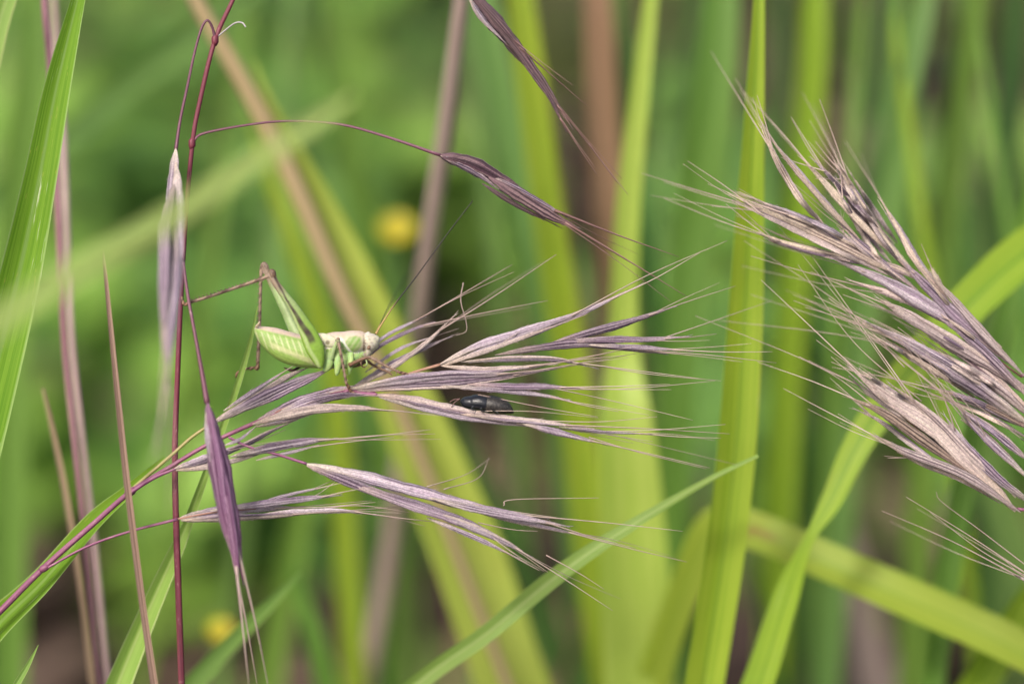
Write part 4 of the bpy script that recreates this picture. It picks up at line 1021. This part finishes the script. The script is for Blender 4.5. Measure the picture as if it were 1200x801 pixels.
# dead grass lying on the soil
k = MB()
for _ in range(620):
    q = G(rg.uniform(-150, 1350), rg.uniform(-40, 900))
    yaw = rg.uniform(0, 6.28); L = rg.uniform(3, 12); w = rg.uniform(.3, 1.5) if rg.random() < .7 else rg.uniform(1.5, 3)
    dx = Vector((math.cos(yaw), math.sin(yaw), rg.uniform(-.05, .2)))
    c = Vector((q.x, q.y, rg.uniform(.3, 2.2)))
    pts = [c + dx * (L * (t - .5)) + Vector((0, 0, .5 * math.sin(t * 3.1))) for t in (0, .25, .5, .75, 1)]
    k.ribbon(pts, [w * .5, w, w, w * .8, w * .1], 3, .1, rg.uniform(-1, 1), mi=rg.choice((0, 0, 0, 1, 2)))
o = k.build('dead_grass_litter', [blade_mat('dark_litter', (.025, .018, .014, 1), (.06, .043, .033, 1), tr=.05, spec=.1),
                                  blade_mat('tan_litter', (.14, .10, .075, 1), (.22, .16, .115, 1), tr=.1, spec=.1),
                                  blade_mat('olive_litter', (.07, .10, .03, 1), (.12, .17, .05, 1), tr=.1, spec=.1)])
tag(o, 'dead brown and tan grass lying on the dark soil', 'grass litter', kind='stuff')

# the meadow going on behind: nobody could count it
k = MB()
for _ in range(520):
    if rg.random() < .42:
        q = G(rg.uniform(-300, 1500), rg.uniform(-60, 330)); q.z = 0
    else:
        q = Vector((rg.uniform(-260, 260), rg.uniform(70, 420), 0))
    if q.y < 82 or q.y > 420: continue
    L = rg.uniform(9, 24); w = rg.uniform(.3, .8)
    lean = Vector((rg.gauss(0, .28), rg.gauss(0, .25), 1)).normalized()
    bend = Vector((rg.gauss(0, .4), rg.gauss(0, .3), -.15))
    pts = [q + lean * (L * t) + bend * (L * .5 * t * t) for t in (0, .2, .4, .6, .8, 1)]
    k.ribbon(pts, [w * .6, w * .9, w, w * .85, w * .5, w * .04], 3, .12, rg.uniform(-1.3, 1.3), mi=rg.choice((0, 1, 1, 1, 2, 2, 3)))
o = k.build('meadow_grass', [M['green'], M['olive'], M['dark'], M['straw']]); tag(o, 'soft green meadow grass filling the far background', 'grass', kind='stuff')

# yellow flowers
def flower(px, py, d, r, label):
    c = P(px, py, d)
    root = empty('yellow_flower', Vector((c.x, c.y, 0)))
    tag(root, label, 'flower', 'yellow meadow flowers')
    k = MB()
    base = Vector((c.x + .6, c.y + .8, -.2))
    pts = [base, base.lerp(c, .4) + Vector((.2, 0, .3)), base.lerp(c, .8), c]
    k.tube(pts, [.09, .08, .07, .06], 6, vlen=True)
    k.build('stem', M['green'], root, root)
    ax = (Vector((0, -.55, .8))).normalized()
    e1 = ax.cross(Vector((1, 0, 0))).normalized(); e2 = ax.cross(e1)
    for i in range(5):
        a = 2 * math.pi * i / 5
        dr = e1 * math.cos(a) + e2 * math.sin(a); sd = ax.cross(dr)
        rows, uvs = [], []
        for t, w in ((.08, .12), (.35, .42), (.7, .62), (.92, .5), (1, .2)):
            p = c + dr * (r * t) + ax * (r * (.1 + .35 * t * t))
            rows.append([p - sd * w * r + ax * .08 * r, p - sd * w * r * .5, p, p + sd * w * r * .5, p + sd * w * r + ax * .08 * r])
            uvs.append([(x / 4, t) for x in range(5)])
        kk = MB(); kk.grid(rows, uvs)
        kk.build('petal', YEL, root, root)
    k = MB()
    k.tube([c, c + ax * r * .12, c + ax * r * .24, c + ax * r * .3], [r * .12, r * .26, r * .2, r * .05], 10)
    k.build('flower_centre', plain_mat('flower_centre', (.60, .40, .03, 1)), root, root)
YEL = plain_mat('yellow_petal', (.52, .46, .035, 1), .4, .3, tr=.3)
flower(465, 272, 12, .28, 'blurred yellow flower left of the mauve dry stalk')
flower(258, 740, 9, .19, 'blurred yellow flower low at the bottom left behind the purple spikelet')

# ------------------------------------------------------------------ light, sky, camera
w = bpy.data.worlds.new('World'); S.world = w; w.use_nodes = True
nt = w.node_tree; bgd = nt.nodes['Background']
sky = nt.nodes.new('ShaderNodeTexSky'); sky.sky_type = 'NISHITA'; sky.sun_disc = False
SUN_EL, SUN_AZ = math.radians(50), math.radians(212)      # azimuth clockwise from +Y
sky.sun_elevation = SUN_EL; sky.sun_rotation = SUN_AZ; sky.air_density = 1.0; sky.dust_density = 6.0; sky.ozone_density = .6
nt.links.new(sky.outputs[0], bgd.inputs[0]); bgd.inputs[1].default_value = .095
sl = bpy.data.lights.new('sun', 'SUN'); sl.energy = 1.5; sl.angle = math.radians(10); sl.color = (1, .95, .88)
so = bpy.data.objects.new('sun', sl); COL.objects.link(so)
dv = Vector((math.sin(SUN_AZ) * math.cos(SUN_EL), math.cos(SUN_AZ) * math.cos(SUN_EL), math.sin(SUN_EL)))
so.rotation_euler = dv.to_track_quat('Z', 'Y').to_euler(); so.location = (0, 0, 80)

cd = bpy.data.cameras.new('camera'); cam = bpy.data.objects.new('camera', cd); COL.objects.link(cam)
cd.lens = 100; cd.sensor_width = 36; cd.clip_start = .5; cd.clip_end = 20000
cam.location = CAM; cam.rotation_euler = (math.radians(90) - PITCH, 0, 0)
cd.dof.use_dof = True; cd.dof.focus_distance = D; cd.dof.aperture_fstop = .075
S.camera = cam
S.view_settings.view_transform = 'Standard'; S.view_settings.look = 'None'; S.view_settings.gamma = 1
S.view_settings.exposure = 0.9
S.view_settings.use_curve_mapping = False
S.render.engine = 'CYCLES'
S.cycles.use_denoising = True
S.cycles.max_bounces = 8; S.cycles.transparent_max_bounces = 8
